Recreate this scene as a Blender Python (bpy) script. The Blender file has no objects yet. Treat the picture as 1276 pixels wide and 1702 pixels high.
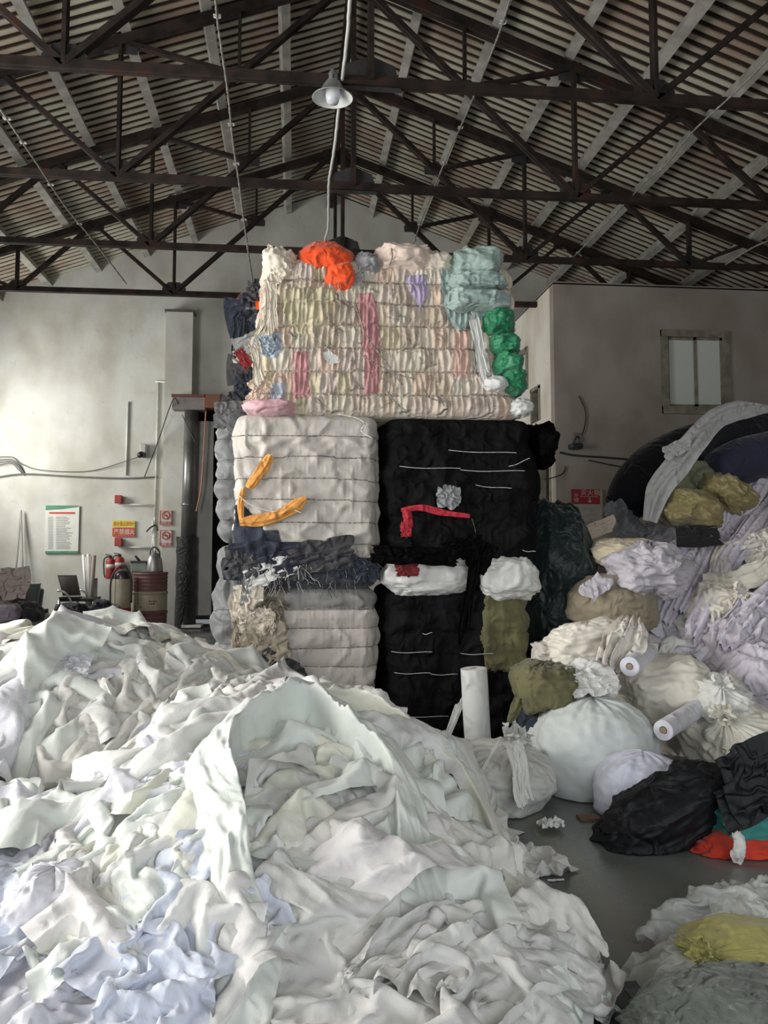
import bpy, math, random
import numpy as np
from mathutils import Vector, Matrix

random.seed(7)
RNG = np.random.RandomState(11)
SC = bpy.context.scene
COL = SC.collection

# ---------------------------------------------------------------- camera
F_PX, PPX, PPY, HZ, CAM_H = 1400.0, 638.0, 800.0, 905.0, 1.4
YAW = math.atan(149 / F_PX)
PITCH = math.atan((HZ - PPY) / F_PX)
cam_data = bpy.data.cameras.new('camera')
cam = bpy.data.objects.new('camera', cam_data)
COL.objects.link(cam)
cam.location = (0, 0, CAM_H)
cam.rotation_euler = (math.pi / 2 + PITCH, 0, -YAW)
cam_data.sensor_fit = 'VERTICAL'
cam_data.sensor_height = 36.0
cam_data.lens = 36.0 * F_PX / 1702
cam_data.shift_y = (PPY - 851) / 1702
cam_data.clip_end = 200
SC.camera = cam

# ---------------------------------------------------------------- daylight
world = bpy.data.worlds.new('overcast_sky')
SC.world = world
world.use_nodes = True
wb = world.node_tree.nodes['Background']
wb.inputs[0].default_value = (0.93, 0.97, 1.0, 1)
wb.inputs[1].default_value = .2

def day_window(name, loc, rot, sx, sy, watts, col=(1.0, 0.985, 0.95)):
    """daylight falling in through an opening of the hall"""
    d = bpy.data.lights.new(name, 'AREA')
    d.shape = 'RECTANGLE'; d.size = sx; d.size_y = sy; d.energy = watts; d.color = col
    o = bpy.data.objects.new(name, d); COL.objects.link(o)
    o.location = loc; o.rotation_euler = rot
    return o
# loading gate in the left wall, gate behind the camera, one high window near the back wall
day_window('gate_daylight', (-5.7, 3.6, 2.5), (0, math.radians(-90), 0), 3.8, 6.0, 640)
day_window('rear_gate_daylight', (2.0, -1.6, 2.0), (math.radians(90), 0, 0), 5.5, 3.0, 135, (0.93, 0.97, 1.0))
day_window('window_daylight', (-5.75, 13.2, 3.1), (0, math.radians(-90), 0), 1.8, 1.6, 190)

SC.view_settings.view_transform = 'Standard'
SC.view_settings.look = 'None'
SC.view_settings.gamma = 1.0
SC.view_settings.use_curve_mapping = False
SC.view_settings.exposure = 0.1

# ---------------------------------------------------------------- pixel <-> world
_R = Matrix.Rotation(-YAW, 3, 'Z') @ Matrix.Rotation(math.pi / 2 + PITCH, 3, 'X')
def ray(px, py):
    return _R @ Vector(((px - PPX) / F_PX, -(py - PPY) / F_PX, -1.0))
def at(px, py, Y):
    d = ray(px, py); return Vector((0, 0, CAM_H)) + d * (Y / d.y)
def on_floor(px, py, z=0.0):
    d = ray(px, py); return Vector((0, 0, CAM_H)) + d * ((z - CAM_H) / d.z)
def ppm(Y):
    return Y / F_PX                       # metres per photograph pixel at depth Y

# ---------------------------------------------------------------- noise (numpy)
def _h(ix, iy, iz, seed):
    with np.errstate(over='ignore'):
        n = (ix.astype(np.int64) * 374761393 + iy.astype(np.int64) * 668265263 + iz.astype(np.int64) * 2147483647 + seed * 1274126177) & 0xffffffff
        n = ((n ^ (n >> 13)) * 1274126177) & 0xffffffff
        n = (n ^ (n >> 16)) & 0xffff
    return n / 65535.0
def vn(x, y, z=0.0, seed=0):
    x, y, z = np.broadcast_arrays(np.asarray(x, float), np.asarray(y, float), np.asarray(z, float))
    ix, iy, iz = np.floor(x), np.floor(y), np.floor(z)
    fx, fy, fz = x - ix, y - iy, z - iz
    fx, fy, fz = [t * t * (3 - 2 * t) for t in (fx, fy, fz)]
    r = 0
    for a in (0, 1):
        for b in (0, 1):
            for c in (0, 1):
                w = (fx if a else 1 - fx) * (fy if b else 1 - fy) * (fz if c else 1 - fz)
                r = r + w * _h(ix + a, iy + b, iz + c, seed)
    return r
def fbm(x, y, z=0.0, seed=0, o=3):
    r = 0; a = 1; t = 0
    for k in range(o):
        r = r + a * vn(np.asarray(x) * 2 ** k, np.asarray(y) * 2 ** k, np.asarray(z) * 2 ** k, seed + k); t += a; a *= .5
    return r / t
def ridge(x, y, z=0.0, seed=0, o=2):
    r = 0; a = 1; t = 0
    for k in range(o):
        v = vn(np.asarray(x) * 2 ** k, np.asarray(y) * 2 ** k, np.asarray(z) * 2 ** k, seed + k * 7)
        r = r + a * (1 - np.abs(2 * v - 1)); t += a; a *= .5
    return r / t

# ---------------------------------------------------------------- crumpled cloth, worked out by a small position-based solver
def _pairs(n, s):
    """the two interleaved colourings of neighbours a distance s apart"""
    out = []
    for k in (0, 1):
        i = np.arange(n - s); i = i[(i // s) % 2 == k]
        if len(i): out.append(i)
    return out
def relax(P, rest, pins, target, iters, bend=.25, grav=.0006, fric=.3, floor=0.0):
    """P (sheets, n, n, 3): keeps the edge lengths, lets the cloth buckle, keeps it above the ground"""
    n = P.shape[1]; Vel = np.zeros_like(P)
    def fix(a, b, L, k, only_short=False):
        d = b - a; l = np.sqrt((d * d).sum(-1, keepdims=True)) + 1e-9; c = (1 - L / l) * (.5 * k)
        if only_short: c = np.minimum(c, 0)
        d *= c; a += d; b -= d
    def sweep(s, k, only_short=False, diag=True):
        for o in (0, 1):
            q = slice(o * s, None)
            for ax in (1, 2):
                if s == 1:
                    m = (n - o) // 2 * 2
                    A = P[:, o:o + m:2] if ax == 1 else P[:, :, o:o + m:2]; Bq = P[:, o + 1:o + m:2] if ax == 1 else P[:, :, o + 1:o + m:2]
                    A = A[:, :Bq.shape[1]] if ax == 1 else A[:, :, :Bq.shape[2]]
                    fix(A, Bq, rest, k)
                else:
                    # neighbours two apart, four interleaved sets
                    for p in (0, 1):
                        st = p + 2 * o
                        A = P[:, st::4] if ax == 1 else P[:, :, st::4]; Bq = P[:, st + 2::4] if ax == 1 else P[:, :, st + 2::4]
                        A = A[:, :Bq.shape[1]] if ax == 1 else A[:, :, :Bq.shape[2]]
                        fix(A, Bq, rest * 2, k, only_short)
    def shear(k):
        for o in (0, 1):
            A = P[:, o:-1:2, :-1]; Bq = P[:, o + 1::2, 1:]; A = A[:, :Bq.shape[1]]; Bq = Bq[:, :A.shape[1]]; fix(A, Bq, rest * 1.4142, k)
            A = P[:, o:-1:2, 1:]; Bq = P[:, o + 1::2, :-1]; A = A[:, :Bq.shape[1]]; Bq = Bq[:, :A.shape[1]]; fix(A, Bq, rest * 1.4142, k)
    old = P.copy()
    for it in range(iters):
        V_ = (P - old) * .90; V_ = np.clip(V_, -rest * .5, rest * .5); old[...] = P
        P += V_; P[..., 2] -= grav
        for _ in range(2):
            sweep(1, 1.0); shear(.35)
        sweep(2, bend, True)
        P += pins * (target - P)
        low = P[..., 2] < floor
        P[..., :2][low] = old[..., :2][low] * fric + P[..., :2][low] * (1 - fric)
        P[..., 2] = np.maximum(P[..., 2], floor)
    return P
def finer(P):
    """twice the resolution (smooth interpolation)"""
    for ax in (1, 2):
        P = np.moveaxis(P, ax, 1); n = P.shape[1]; m = 2 * n - 1; Q = np.zeros((P.shape[0], m) + P.shape[2:])
        Q[:, ::2] = P; mid = .5 * (P[:, :-1] + P[:, 1:])
        mid[:, 1:-1] = (9 * (P[:, 1:-2] + P[:, 2:-1]) - P[:, :-3] - P[:, 3:]) / 16
        Q[:, 1::2] = mid; P = np.moveaxis(Q, 1, ax)
    return P
def cloth_shapes(fam=0):
    rs = np.random.RandomState(5 + fam * 17); n = 17; u = np.linspace(-.5, .5, n); X_, Y_ = np.meshgrid(u, u, indexing='ij')
    names = ['t1', 't2', 't3', 't5', 't6', 't7', 't8', 't9', 'pleat_', 'taut_']; P = []; T = []; K = []
    for k, nm in enumerate(names):
        sh = {'t1': (.74, .70), 't2': (.62, .62), 't3': (.52, .55), 't5': (.42, .92), 't6': (.80, .72), 't7': (.72, .72), 't8': (.68, .64), 't9': (.60, .50), 'pleat_': (.42, .96), 'taut_': (.90, .88)}[nm]
        x, y = X_ * sh[0], Y_ * sh[1]; r = np.hypot(X_, Y_)
        if nm == 't7':
            a = 2.0 * np.exp(-(r / .16) ** 2); x, y = x * np.cos(a) - y * np.sin(a), x * np.sin(a) + y * np.cos(a)
        if nm == 't5': y = y + .10 * np.sin(X_ * 5) * 1.0; x = x + .05 * np.sin(Y_ * 6)
        f = {'t1': 2.2, 't2': 5, 't3': 4, 't5': 3, 't6': 1.8, 't7': 3, 't8': 3.2, 't9': 3, 'pleat_': 3, 'taut_': 2}[nm]
        z = .10 * (vn(X_ * f + k * 9, Y_ * f, fam * 3.7, k) - .2) + .05 * (vn(X_ * f * 2.3, Y_ * f * 2.3 + k * 5, 0, k + 3) - .5)
        if nm == 't5': z = .05 * (1 + np.sin(X_ * 38 + 2 * Y_ + 1.5 * vn(Y_ * 3, X_ * 2)))
        if nm == 't7': z = .04 * (1 + np.sin(7 * np.arctan2(Y_, X_) + 9 * r)) * np.clip(r * 4, 0, 1) + .05 * np.exp(-(r / .12) ** 2)
        if nm == 'pleat_': z = .07 * vn(X_ * 16 + 3, Y_ * 4, fam, 5) * np.abs(np.sin(Y_ * 2 * math.pi)) ** .5
        if nm == 'taut_': z = .012 * (1 + np.sin((X_ + .7 * Y_) * 20 + 3 * vn(X_ * 3, Y_ * 3, fam)))
        if nm == 't9': z = z + .05 * (1 + np.sin((X_ + Y_) * 22))
        P.append(np.stack([x + .015 * rs.randn(n, n), y + .015 * rs.randn(n, n), z + .012 * rs.rand(n, n)], -1))
        m = np.full((n, n, 1), {'t1': .010, 't6': .006, 't8': .02, 't9': .03, 't5': .04}.get(nm, .055)); t = P[-1].copy()
        cnt = {'t1': 16, 't2': 34, 't3': 40, 't5': 24, 't6': 12, 't7': 22, 't8': 34, 't9': 20, 'pleat_': 0, 'taut_': 14}[nm]
        hi = {'t1': .15, 't2': .12, 't3': .17, 't5': .08, 't6': .22, 't7': .07, 't8': .14, 't9': .15, 'pleat_': .1, 'taut_': .03}[nm]
        for _ in range(cnt):
            i, j = rs.randint(0, n, 2)
            if nm == 't7':
                a = rs.rand() * 6.28; i, j = int(round(8 + 7.6 * math.cos(a))), int(round(8 + 7.6 * math.sin(a)))
            if nm == 't5': i, j = rs.randint(0, n), rs.choice([0, n - 1])
            m[i, j] = .7; t[i, j, 2] = hi * rs.rand() ** 1.7
        if nm == 'pleat_':
            for j in (0, 8, 16): m[:, j] = .9; t[:, j, 2] = .0
            m[0] = m[-1] = .9
        if nm == 't7': m[8, 8] = .8; t[8, 8, 2] = .05
        T.append(t); K.append(m)
    P = np.stack(P); T = np.stack(T); K = np.stack(K)
    P = relax(P, 1 / 16, K, T, 60, .12, .0008)
    P = finer(P); K2 = np.full(P.shape[:3] + (1,), .03); K2[:, ::2, ::2] = np.maximum(K, .05); T2 = P.copy(); T2[:, ::2, ::2] = np.where(K > .3, T, P[:, ::2, ::2])
    P += rs.randn(*P.shape) * .004
    P = relax(P, 1 / 32, K2, T2, 90, .18, .0006)
    P = finer(P); K3 = np.zeros(P.shape[:3] + (1,)); K3[:, ::2, ::2] = K2; T3 = P.copy(); T3[:, ::2, ::2] = T2
    P += rs.randn(*P.shape) * .0016
    P = relax(P, 1 / 64, K3, T3, 60, .22, .00025)
    P[:, 1:-1, 1:-1] = P[:, 1:-1, 1:-1] * .6 + .10 * (P[:, 2:, 1:-1] + P[:, :-2, 1:-1] + P[:, 1:-1, 2:] + P[:, 1:-1, :-2])
    return {nm + 'ab'[fam]: P[k] for k, nm in enumerate(names)}
TPL = {}
for _f in (0, 1): TPL.update(cloth_shapes(_f))
for _k in list(TPL):
    if _k.endswith('a'): TPL[_k[:-1]] = TPL[_k]
def folds(nm, u, v):
    """height of the simulated cloth nm at (u, v) in sheet units, mirrored beyond its edge, mean 0"""
    Z_ = TPL[nm][..., 2]; Z_ = Z_ - Z_.mean(); n = Z_.shape[0] - 1
    u, v = np.broadcast_arrays(np.asarray(u, float), np.asarray(v, float))
    a = np.abs((u % 2) - 1) * n; b = np.abs((v % 2) - 1) * n
    i = np.minimum(a.astype(int), n - 1); j = np.minimum(b.astype(int), n - 1); a = a - i; b = b - j
    return Z_[i, j] * (1 - a) * (1 - b) + Z_[i + 1, j] * a * (1 - b) + Z_[i, j + 1] * (1 - a) * b + Z_[i + 1, j + 1] * a * b
# ---------------------------------------------------------------- materials
MATS = {}
def nodes(name):
    m = bpy.data.materials.new(name); m.use_nodes = True
    nt = m.node_tree; b = nt.nodes['Principled BSDF']
    return m, nt, b
def fabric(name, col, var=0.06, rough=0.75, sheen=0.2, bump=0.15, scale=9.0, attr=False, spec=0.25, thin=0.0):
    """woven or knitted cloth: slight tint changes, fine creases; attr=True takes the dye from the mesh"""
    if name in MATS: return MATS[name]
    m, nt, b = nodes(name); N = nt.nodes; L = nt.links
    tc = N.new('ShaderNodeNewGeometry')
    n1 = N.new('ShaderNodeTexNoise'); n1.inputs['Scale'].default_value = scale * .5; n1.inputs['Detail'].default_value = 4
    L.new(tc.outputs['Position'], n1.inputs['Vector'])
    hsv = N.new('ShaderNodeHueSaturation')
    mr = N.new('ShaderNodeMapRange'); mr.inputs[1].default_value = .3; mr.inputs[2].default_value = .7
    mr.inputs[3].default_value = 1 - var * 2; mr.inputs[4].default_value = 1 + var
    L.new(n1.outputs['Fac'], mr.inputs[0]); L.new(mr.outputs[0], hsv.inputs['Value'])
    if attr:
        a = N.new('ShaderNodeAttribute'); a.attribute_name = 'dye'; L.new(a.outputs['Color'], hsv.inputs['Color'])
    else:
        hsv.inputs['Color'].default_value = (*col, 1)
    L.new(hsv.outputs[0], b.inputs['Base Color'])
    n2 = N.new('ShaderNodeTexNoise'); n2.inputs['Scale'].default_value = scale * 4; n2.inputs['Detail'].default_value = 5
    n2.inputs['Distortion'].default_value = .8
    L.new(tc.outputs['Position'], n2.inputs['Vector'])
    bp = N.new('ShaderNodeBump'); bp.inputs['Strength'].default_value = bump; bp.inputs['Distance'].default_value = .02
    L.new(n2.outputs['Fac'], bp.inputs['Height'])
    # thin sharp creases of soft cloth
    n3 = N.new('ShaderNodeTexNoise'); n3.noise_type = 'RIDGED_MULTIFRACTAL'; n3.normalize = True
    n3.inputs['Scale'].default_value = scale * .9; n3.inputs['Detail'].default_value = 3; n3.inputs['Distortion'].default_value = 1.1
    L.new(tc.outputs['Position'], n3.inputs['Vector'])
    b3 = N.new('ShaderNodeBump'); b3.inputs['Strength'].default_value = min(1, bump * 4.5); b3.inputs['Distance'].default_value = .05
    L.new(n3.outputs['Fac'], b3.inputs['Height']); L.new(bp.outputs[0], b3.inputs['Normal']); L.new(b3.outputs[0], b.inputs['Normal'])
    b.inputs['Roughness'].default_value = rough
    b.inputs['Specular IOR Level'].default_value = spec
    b.inputs['Sheen Weight'].default_value = sheen
    if thin:
        tr = N.new('ShaderNodeBsdfTranslucent'); tr.inputs[0].default_value = (*col, 1)
        mx = N.new('ShaderNodeMixShader'); mx.inputs[0].default_value = thin
        L.new(b.outputs[0], mx.inputs[1]); L.new(tr.outputs[0], mx.inputs[2])
        L.new(mx.outputs[0], N['Material Output'].inputs['Surface'])
    MATS[name] = m
    return m
def plain(name, col, rough=0.5, metal=0.0, var=0.1, scale=6.0, bump=0.0, spec=0.5, rust=None, rust_at=0.6):
    if name in MATS: return MATS[name]
    m, nt, b = nodes(name); N = nt.nodes; L = nt.links
    tc = N.new('ShaderNodeNewGeometry')
    n1 = N.new('ShaderNodeTexNoise'); n1.inputs['Scale'].default_value = scale; n1.inputs['Detail'].default_value = 6
    L.new(tc.outputs['Position'], n1.inputs['Vector'])
    r = N.new('ShaderNodeValToRGB'); e = r.color_ramp.elements
    e[0].position = .35; e[1].position = .65
    e[0].color = (*[c * (1 - var) for c in col], 1); e[1].color = (*[min(1, c * (1 + var)) for c in col], 1)
    if rust:
        k = e.new(rust_at + .12); k.color = (*rust, 1); e[1].position = rust_at
    L.new(n1.outputs['Fac'], r.inputs[0]); L.new(r.outputs[0], b.inputs['Base Color'])
    b.inputs['Roughness'].default_value = rough; b.inputs['Metallic'].default_value = metal
    b.inputs['Specular IOR Level'].default_value = spec
    if bump:
        bp = N.new('ShaderNodeBump'); bp.inputs['Strength'].default_value = bump; bp.inputs['Distance'].default_value = .01
        L.new(n1.outputs['Fac'], bp.inputs['Height']); L.new(bp.outputs[0], b.inputs['Normal'])
    MATS[name] = m
    return m
def plaster(name, col, stain, low, scale=0.6):
    """old lime-washed plaster with water stains and scuffs"""
    if name in MATS: return MATS[name]
    m, nt, b = nodes(name); N = nt.nodes; L = nt.links
    g = N.new('ShaderNodeNewGeometry')
    n1 = N.new('ShaderNodeTexNoise'); n1.inputs['Scale'].default_value = scale; n1.inputs['Detail'].default_value = 8; n1.inputs['Roughness'].default_value = .6
    L.new(g.outputs['Position'], n1.inputs['Vector'])
    mp = N.new('ShaderNodeMapping'); mp.inputs['Scale'].default_value = (1.1, 1.1, .75)
    L.new(g.outputs['Position'], mp.inputs['Vector'])
    n2 = N.new('ShaderNodeTexNoise'); n2.inputs['Scale'].default_value = 1.6; n2.inputs['Detail'].default_value = 7
    L.new(mp.outputs[0], n2.inputs['Vector'])
    n3 = N.new('ShaderNodeTexNoise'); n3.inputs['Scale'].default_value = 5; n3.inputs['Detail'].default_value = 8; n3.inputs['Roughness'].default_value = .7
    L.new(g.outputs['Position'], n3.inputs['Vector'])
    r1 = N.new('ShaderNodeValToRGB'); r1.color_ramp.elements[0].position = .35; r1.color_ramp.elements[1].position = .62
    r1.color_ramp.elements[0].color = (*stain, 1); r1.color_ramp.elements[1].color = (*col, 1)
    L.new(n1.outputs['Fac'], r1.inputs[0])
    mx = N.new('ShaderNodeMix'); mx.data_type = 'RGBA'; mx.blend_type = 'MULTIPLY'
    r2 = N.new('ShaderNodeValToRGB'); r2.color_ramp.elements[0].position = .3; r2.color_ramp.elements[1].position = .6
    r2.color_ramp.elements[0].color = (.70, .66, .60, 1); r2.color_ramp.elements[1].color = (1, 1, 1, 1)
    L.new(n2.outputs['Fac'], r2.inputs[0])
    mx.inputs[0].default_value = .8; L.new(r1.outputs[0], mx.inputs[6]); L.new(r2.outputs[0], mx.inputs[7])
    m2 = N.new('ShaderNodeMix'); m2.data_type = 'RGBA'; m2.blend_type = 'MIX'
    r3 = N.new('ShaderNodeValToRGB'); r3.color_ramp.elements[0].position = .60; r3.color_ramp.elements[1].position = .70
    r3.color_ramp.elements[0].color = (0, 0, 0, 1); r3.color_ramp.elements[1].color = (.6, .6, .6, 1)
    L.new(n3.outputs['Fac'], r3.inputs[0]); L.new(r3.outputs[0], m2.inputs[0])
    L.new(mx.outputs[2], m2.inputs[6]); m2.inputs[7].default_value = (*low, 1)
    L.new(m2.outputs[2], b.inputs['Base Color'])
    bp = N.new('ShaderNodeBump'); bp.inputs['Strength'].default_value = .25; bp.inputs['Distance'].default_value = .02
    L.new(n3.outputs['Fac'], bp.inputs['Height']); L.new(bp.outputs[0], b.inputs['Normal'])
    b.inputs['Roughness'].default_value = .9; b.inputs['Specular IOR Level'].default_value = .15
    MATS[name] = m
    return m

# ---------------------------------------------------------------- objects
def props(o, label=None, cat=None, group=None, kind=None):
    if label: o['label'] = label
    if cat: o['category'] = cat
    if group: o['group'] = group
    if kind: o['kind'] = kind
    return o
def empty(name, loc, label=None, cat=None, group=None, kind=None):
    o = bpy.data.objects.new(name, None); COL.objects.link(o); o.location = loc
    o.empty_display_size = .1
    return props(o, label, cat, group, kind)
def wloc(o):
    v = Vector((0, 0, 0))
    while o is not None: v = v + Vector(o.location); o = o.parent
    return np.array(v)
def mk(name, V, Fc, mat, parent=None, origin=None, smooth=True, dye=None, sub=0, **kw):
    """one mesh object from world-space vertices; origin = where a top-level object stands"""
    V = np.asarray(V, float).reshape(-1, 3)
    base = wloc(parent) if parent is not None else (np.array(origin, float) if origin is not None else np.array([V[:, 0].mean(), V[:, 1].mean(), V[:, 2].min()]))
    me = bpy.data.meshes.new(name)
    W = (V - base).astype(np.float32)
    if isinstance(Fc, np.ndarray):
        n, k = Fc.shape
        me.vertices.add(len(W)); me.vertices.foreach_set('co', W.ravel())
        me.loops.add(n * k); me.loops.foreach_set('vertex_index', Fc.ravel().astype(np.int32))
        me.polygons.add(n); me.polygons.foreach_set('loop_start', np.arange(0, n * k, k, dtype=np.int32))
        me.polygons.foreach_set('loop_total', np.full(n, k, np.int32))
        me.update(calc_edges=True)
    else:
        me.from_pydata(W.tolist(), [], [list(f) for f in Fc])
    me.materials.append(mat)
    me.polygons.foreach_set('use_smooth', np.full(len(me.polygons), smooth))
    if dye is not None:
        ca = me.color_attributes.new('dye', 'FLOAT_COLOR', 'POINT')
        c = np.ones((len(W), 4), np.float32); c[:, :3] = dye; ca.data.foreach_set('color', c.ravel())
    o = bpy.data.objects.new(name, me); COL.objects.link(o)
    if parent is not None: o.parent = parent
    else: o.location = base
    if sub:
        s = o.modifiers.new('smooth', 'SUBSURF'); s.levels = 0; s.render_levels = sub
    return props(o, **kw)
def quads(nu, nv, wrap_u=False, wrap_v=False, off=0):
    iu = np.arange(nu if wrap_u else nu - 1); iv = np.arange(nv if wrap_v else nv - 1)
    a, b = np.meshgrid(iu, iv, indexing='ij'); a2 = (a + 1) % nu; b2 = (b + 1) % nv
    return np.stack([a * nv + b, a2 * nv + b, a2 * nv + b2, a * nv + b2], -1).reshape(-1, 4) + off
class G:
    """collects simple solids into one mesh"""
    def __init__(s): s.v = []; s.f = []
    def add(s, V, Fc):
        o = len(s.v); s.v += [tuple(map(float, p)) for p in V]; s.f += [tuple(int(i) + o for i in f) for f in Fc]; return s
    def box(s, a, b):
        x0, y0, z0 = a; x1, y1, z1 = b
        return s.add([(x0, y0, z0), (x1, y0, z0), (x1, y1, z0), (x0, y1, z0), (x0, y0, z1), (x1, y0, z1), (x1, y1, z1), (x0, y1, z1)],
                     [(0, 3, 2, 1), (4, 5, 6, 7), (0, 1, 5, 4), (1, 2, 6, 5), (2, 3, 7, 6), (3, 0, 4, 7)])
    def bar(s, p, q, w, h, up=(0, 0, 1)):
        p, q = Vector(p), Vector(q); d = (q - p).normalized(); u = Vector(up)
        if abs(d.dot(u)) > .99: u = Vector((0, 1, 0))
        a = d.cross(u).normalized() * (w / 2); b = a.cross(d).normalized() * (h / 2)
        V = [c + i * a + j * b for c in (p, q) for i, j in ((-1, -1), (1, -1), (1, 1), (-1, 1))]
        return s.add(V, [(0, 1, 2, 3), (7, 6, 5, 4), (0, 4, 5, 1), (1, 5, 6, 2), (2, 6, 7, 3), (3, 7, 4, 0)])
    def tube(s, pts, r, n=8, cap=True):
        V, Fq = tube_vf(pts, r, n); o = len(s.v)
        s.add(V, Fq)
        if cap:
            k = len(V) // n
            s.f.append(tuple(o + i for i in range(n))); s.f.append(tuple(o + (k - 1) * n + i for i in reversed(range(n))))
        return s
    def lathe(s, prof, c, n=24, axis='z', ang=2 * math.pi):
        o = len(s.v); k = len(prof)
        for i in range(n):
            t = 2 * math.pi * i / n
            for r, z in prof: s.v.append((c[0] + r * math.cos(t), c[1] + r * math.sin(t), c[2] + z))
        for i in range(n):
            j = (i + 1) % n
            for m in range(k - 1): s.f.append((o + i * k + m, o + j * k + m, o + j * k + m + 1, o + i * k + m + 1))
        return s
    def prism(s, poly, y0, y1):
        """polygon in the x-z plane extruded along y"""
        n = len(poly); V = [(x, y0, z) for x, z in poly] + [(x, y1, z) for x, z in poly]
        return s.add(V, [tuple(range(n)), tuple(reversed(range(n, 2 * n)))] + [(i, i + n, (i + 1) % n + n, (i + 1) % n) for i in range(n)])
    def make(s, name, mat, parent=None, origin=None, smooth=False, bevel=0, **kw):
        o = mk(name, s.v, s.f, mat, parent, origin, smooth, **kw)
        if bevel:
            b = o.modifiers.new('bevel', 'BEVEL'); b.width = bevel; b.segments = 2
        return o
def tube_vf(pts, r, n=8):
    P = np.array([tuple(p) for p in pts], float); k = len(P)
    T = np.gradient(P, axis=0); T /= np.linalg.norm(T, axis=1)[:, None] + 1e-9
    up = np.array([0, 0, 1.]) if abs(T[:, 2]).mean() < .8 else np.array([1., 0, 0])
    A = np.cross(T, up); A /= np.linalg.norm(A, axis=1)[:, None] + 1e-9
    Bn = np.cross(A, T)
    rr = np.broadcast_to(np.asarray(r, float), (k,))
    t = np.arange(n) / n * 2 * math.pi
    V = P[:, None] + rr[:, None, None] * (np.cos(t)[None, :, None] * A[:, None] + np.sin(t)[None, :, None] * Bn[:, None])
    return V.reshape(-1, 3), quads(k, n, wrap_v=True)
def spline(pts, n=40):
    P = np.array([tuple(p) for p in pts], float); k = len(P)
    if k == 2: return P[0] + (P[1] - P[0]) * np.linspace(0, 1, n)[:, None]
    E = np.vstack([2 * P[0] - P[1], P, 2 * P[-1] - P[-2]]); out = []
    for t in np.linspace(0, k - 1 - 1e-6, n):
        i = int(t); f = t - i; a, b, c, d = E[i:i + 4]
        out.append(.5 * ((2 * b) + (c - a) * f + (2 * a - 5 * b + 4 * c - d) * f * f + (3 * b - a - 3 * c + d) * f ** 3))
    return np.array(out)
def subdiv_path(pts, n): return spline(pts, n)
def cable(name, pts, r, mat, parent=None, n=50, wob=0.0, sides=6, **kw):
    P = spline(pts, n)
    if wob: P = P + wob * (RNG.rand(*P.shape) - .5)
    V, Fq = tube_vf(P, r, sides)
    return mk(name, V, Fq, mat, parent, **kw)
def text(name, body, loc, size, mat, parent, rot=(math.pi / 2, 0, 0), ext=.001, sx=1.0):
    cu = bpy.data.curves.new(name, 'FONT'); cu.body = body; cu.size = size; cu.extrude = ext
    cu.align_x = 'CENTER'; cu.align_y = 'CENTER'; cu.resolution_u = 2
    tmp = bpy.data.objects.new(name, cu); COL.objects.link(tmp)
    bpy.context.view_layer.update()
    me = bpy.data.meshes.new_from_object(tmp.evaluated_get(bpy.context.evaluated_depsgraph_get()))
    bpy.data.objects.remove(tmp)
    o = bpy.data.objects.new(name, me); COL.objects.link(o); o.parent = parent
    o.location = Vector(loc) - Vector(wloc(parent)); o.rotation_euler = rot; o.scale = (sx, 1, 1)
    me.materials.clear(); me.materials.append(mat)
    return o
# ================================================================ the hall
XR, ZR, SL = 0.60, 7.83, 0.36           # ridge line, ridge height, roof slope
XL, XE, YB, YF = -6.0, 7.4, 15.0, -2.0  # left wall, right wall, back wall, front
M_wall = plaster('lime_plaster', (.60, .60, .555), (.50, .50, .46), (.36, .33, .29))
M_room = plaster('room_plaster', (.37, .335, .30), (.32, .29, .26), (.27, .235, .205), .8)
M_steel = plain('dark_steel', (.024, .017, .014), .8, .0, .4, 5, .2, .2, rust=(.050, .021, .015), rust_at=.58)
M_gusset = plain('gusset_steel', (.03, .028, .027), .8, 0, .3, 9)
M_purlin = plain('pale_timber', (.36, .345, .31), .85, 0, .22, 5, .2, .2)
M_slab = plain('dark_timber', (.06, .05, .045), .85)

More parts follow.
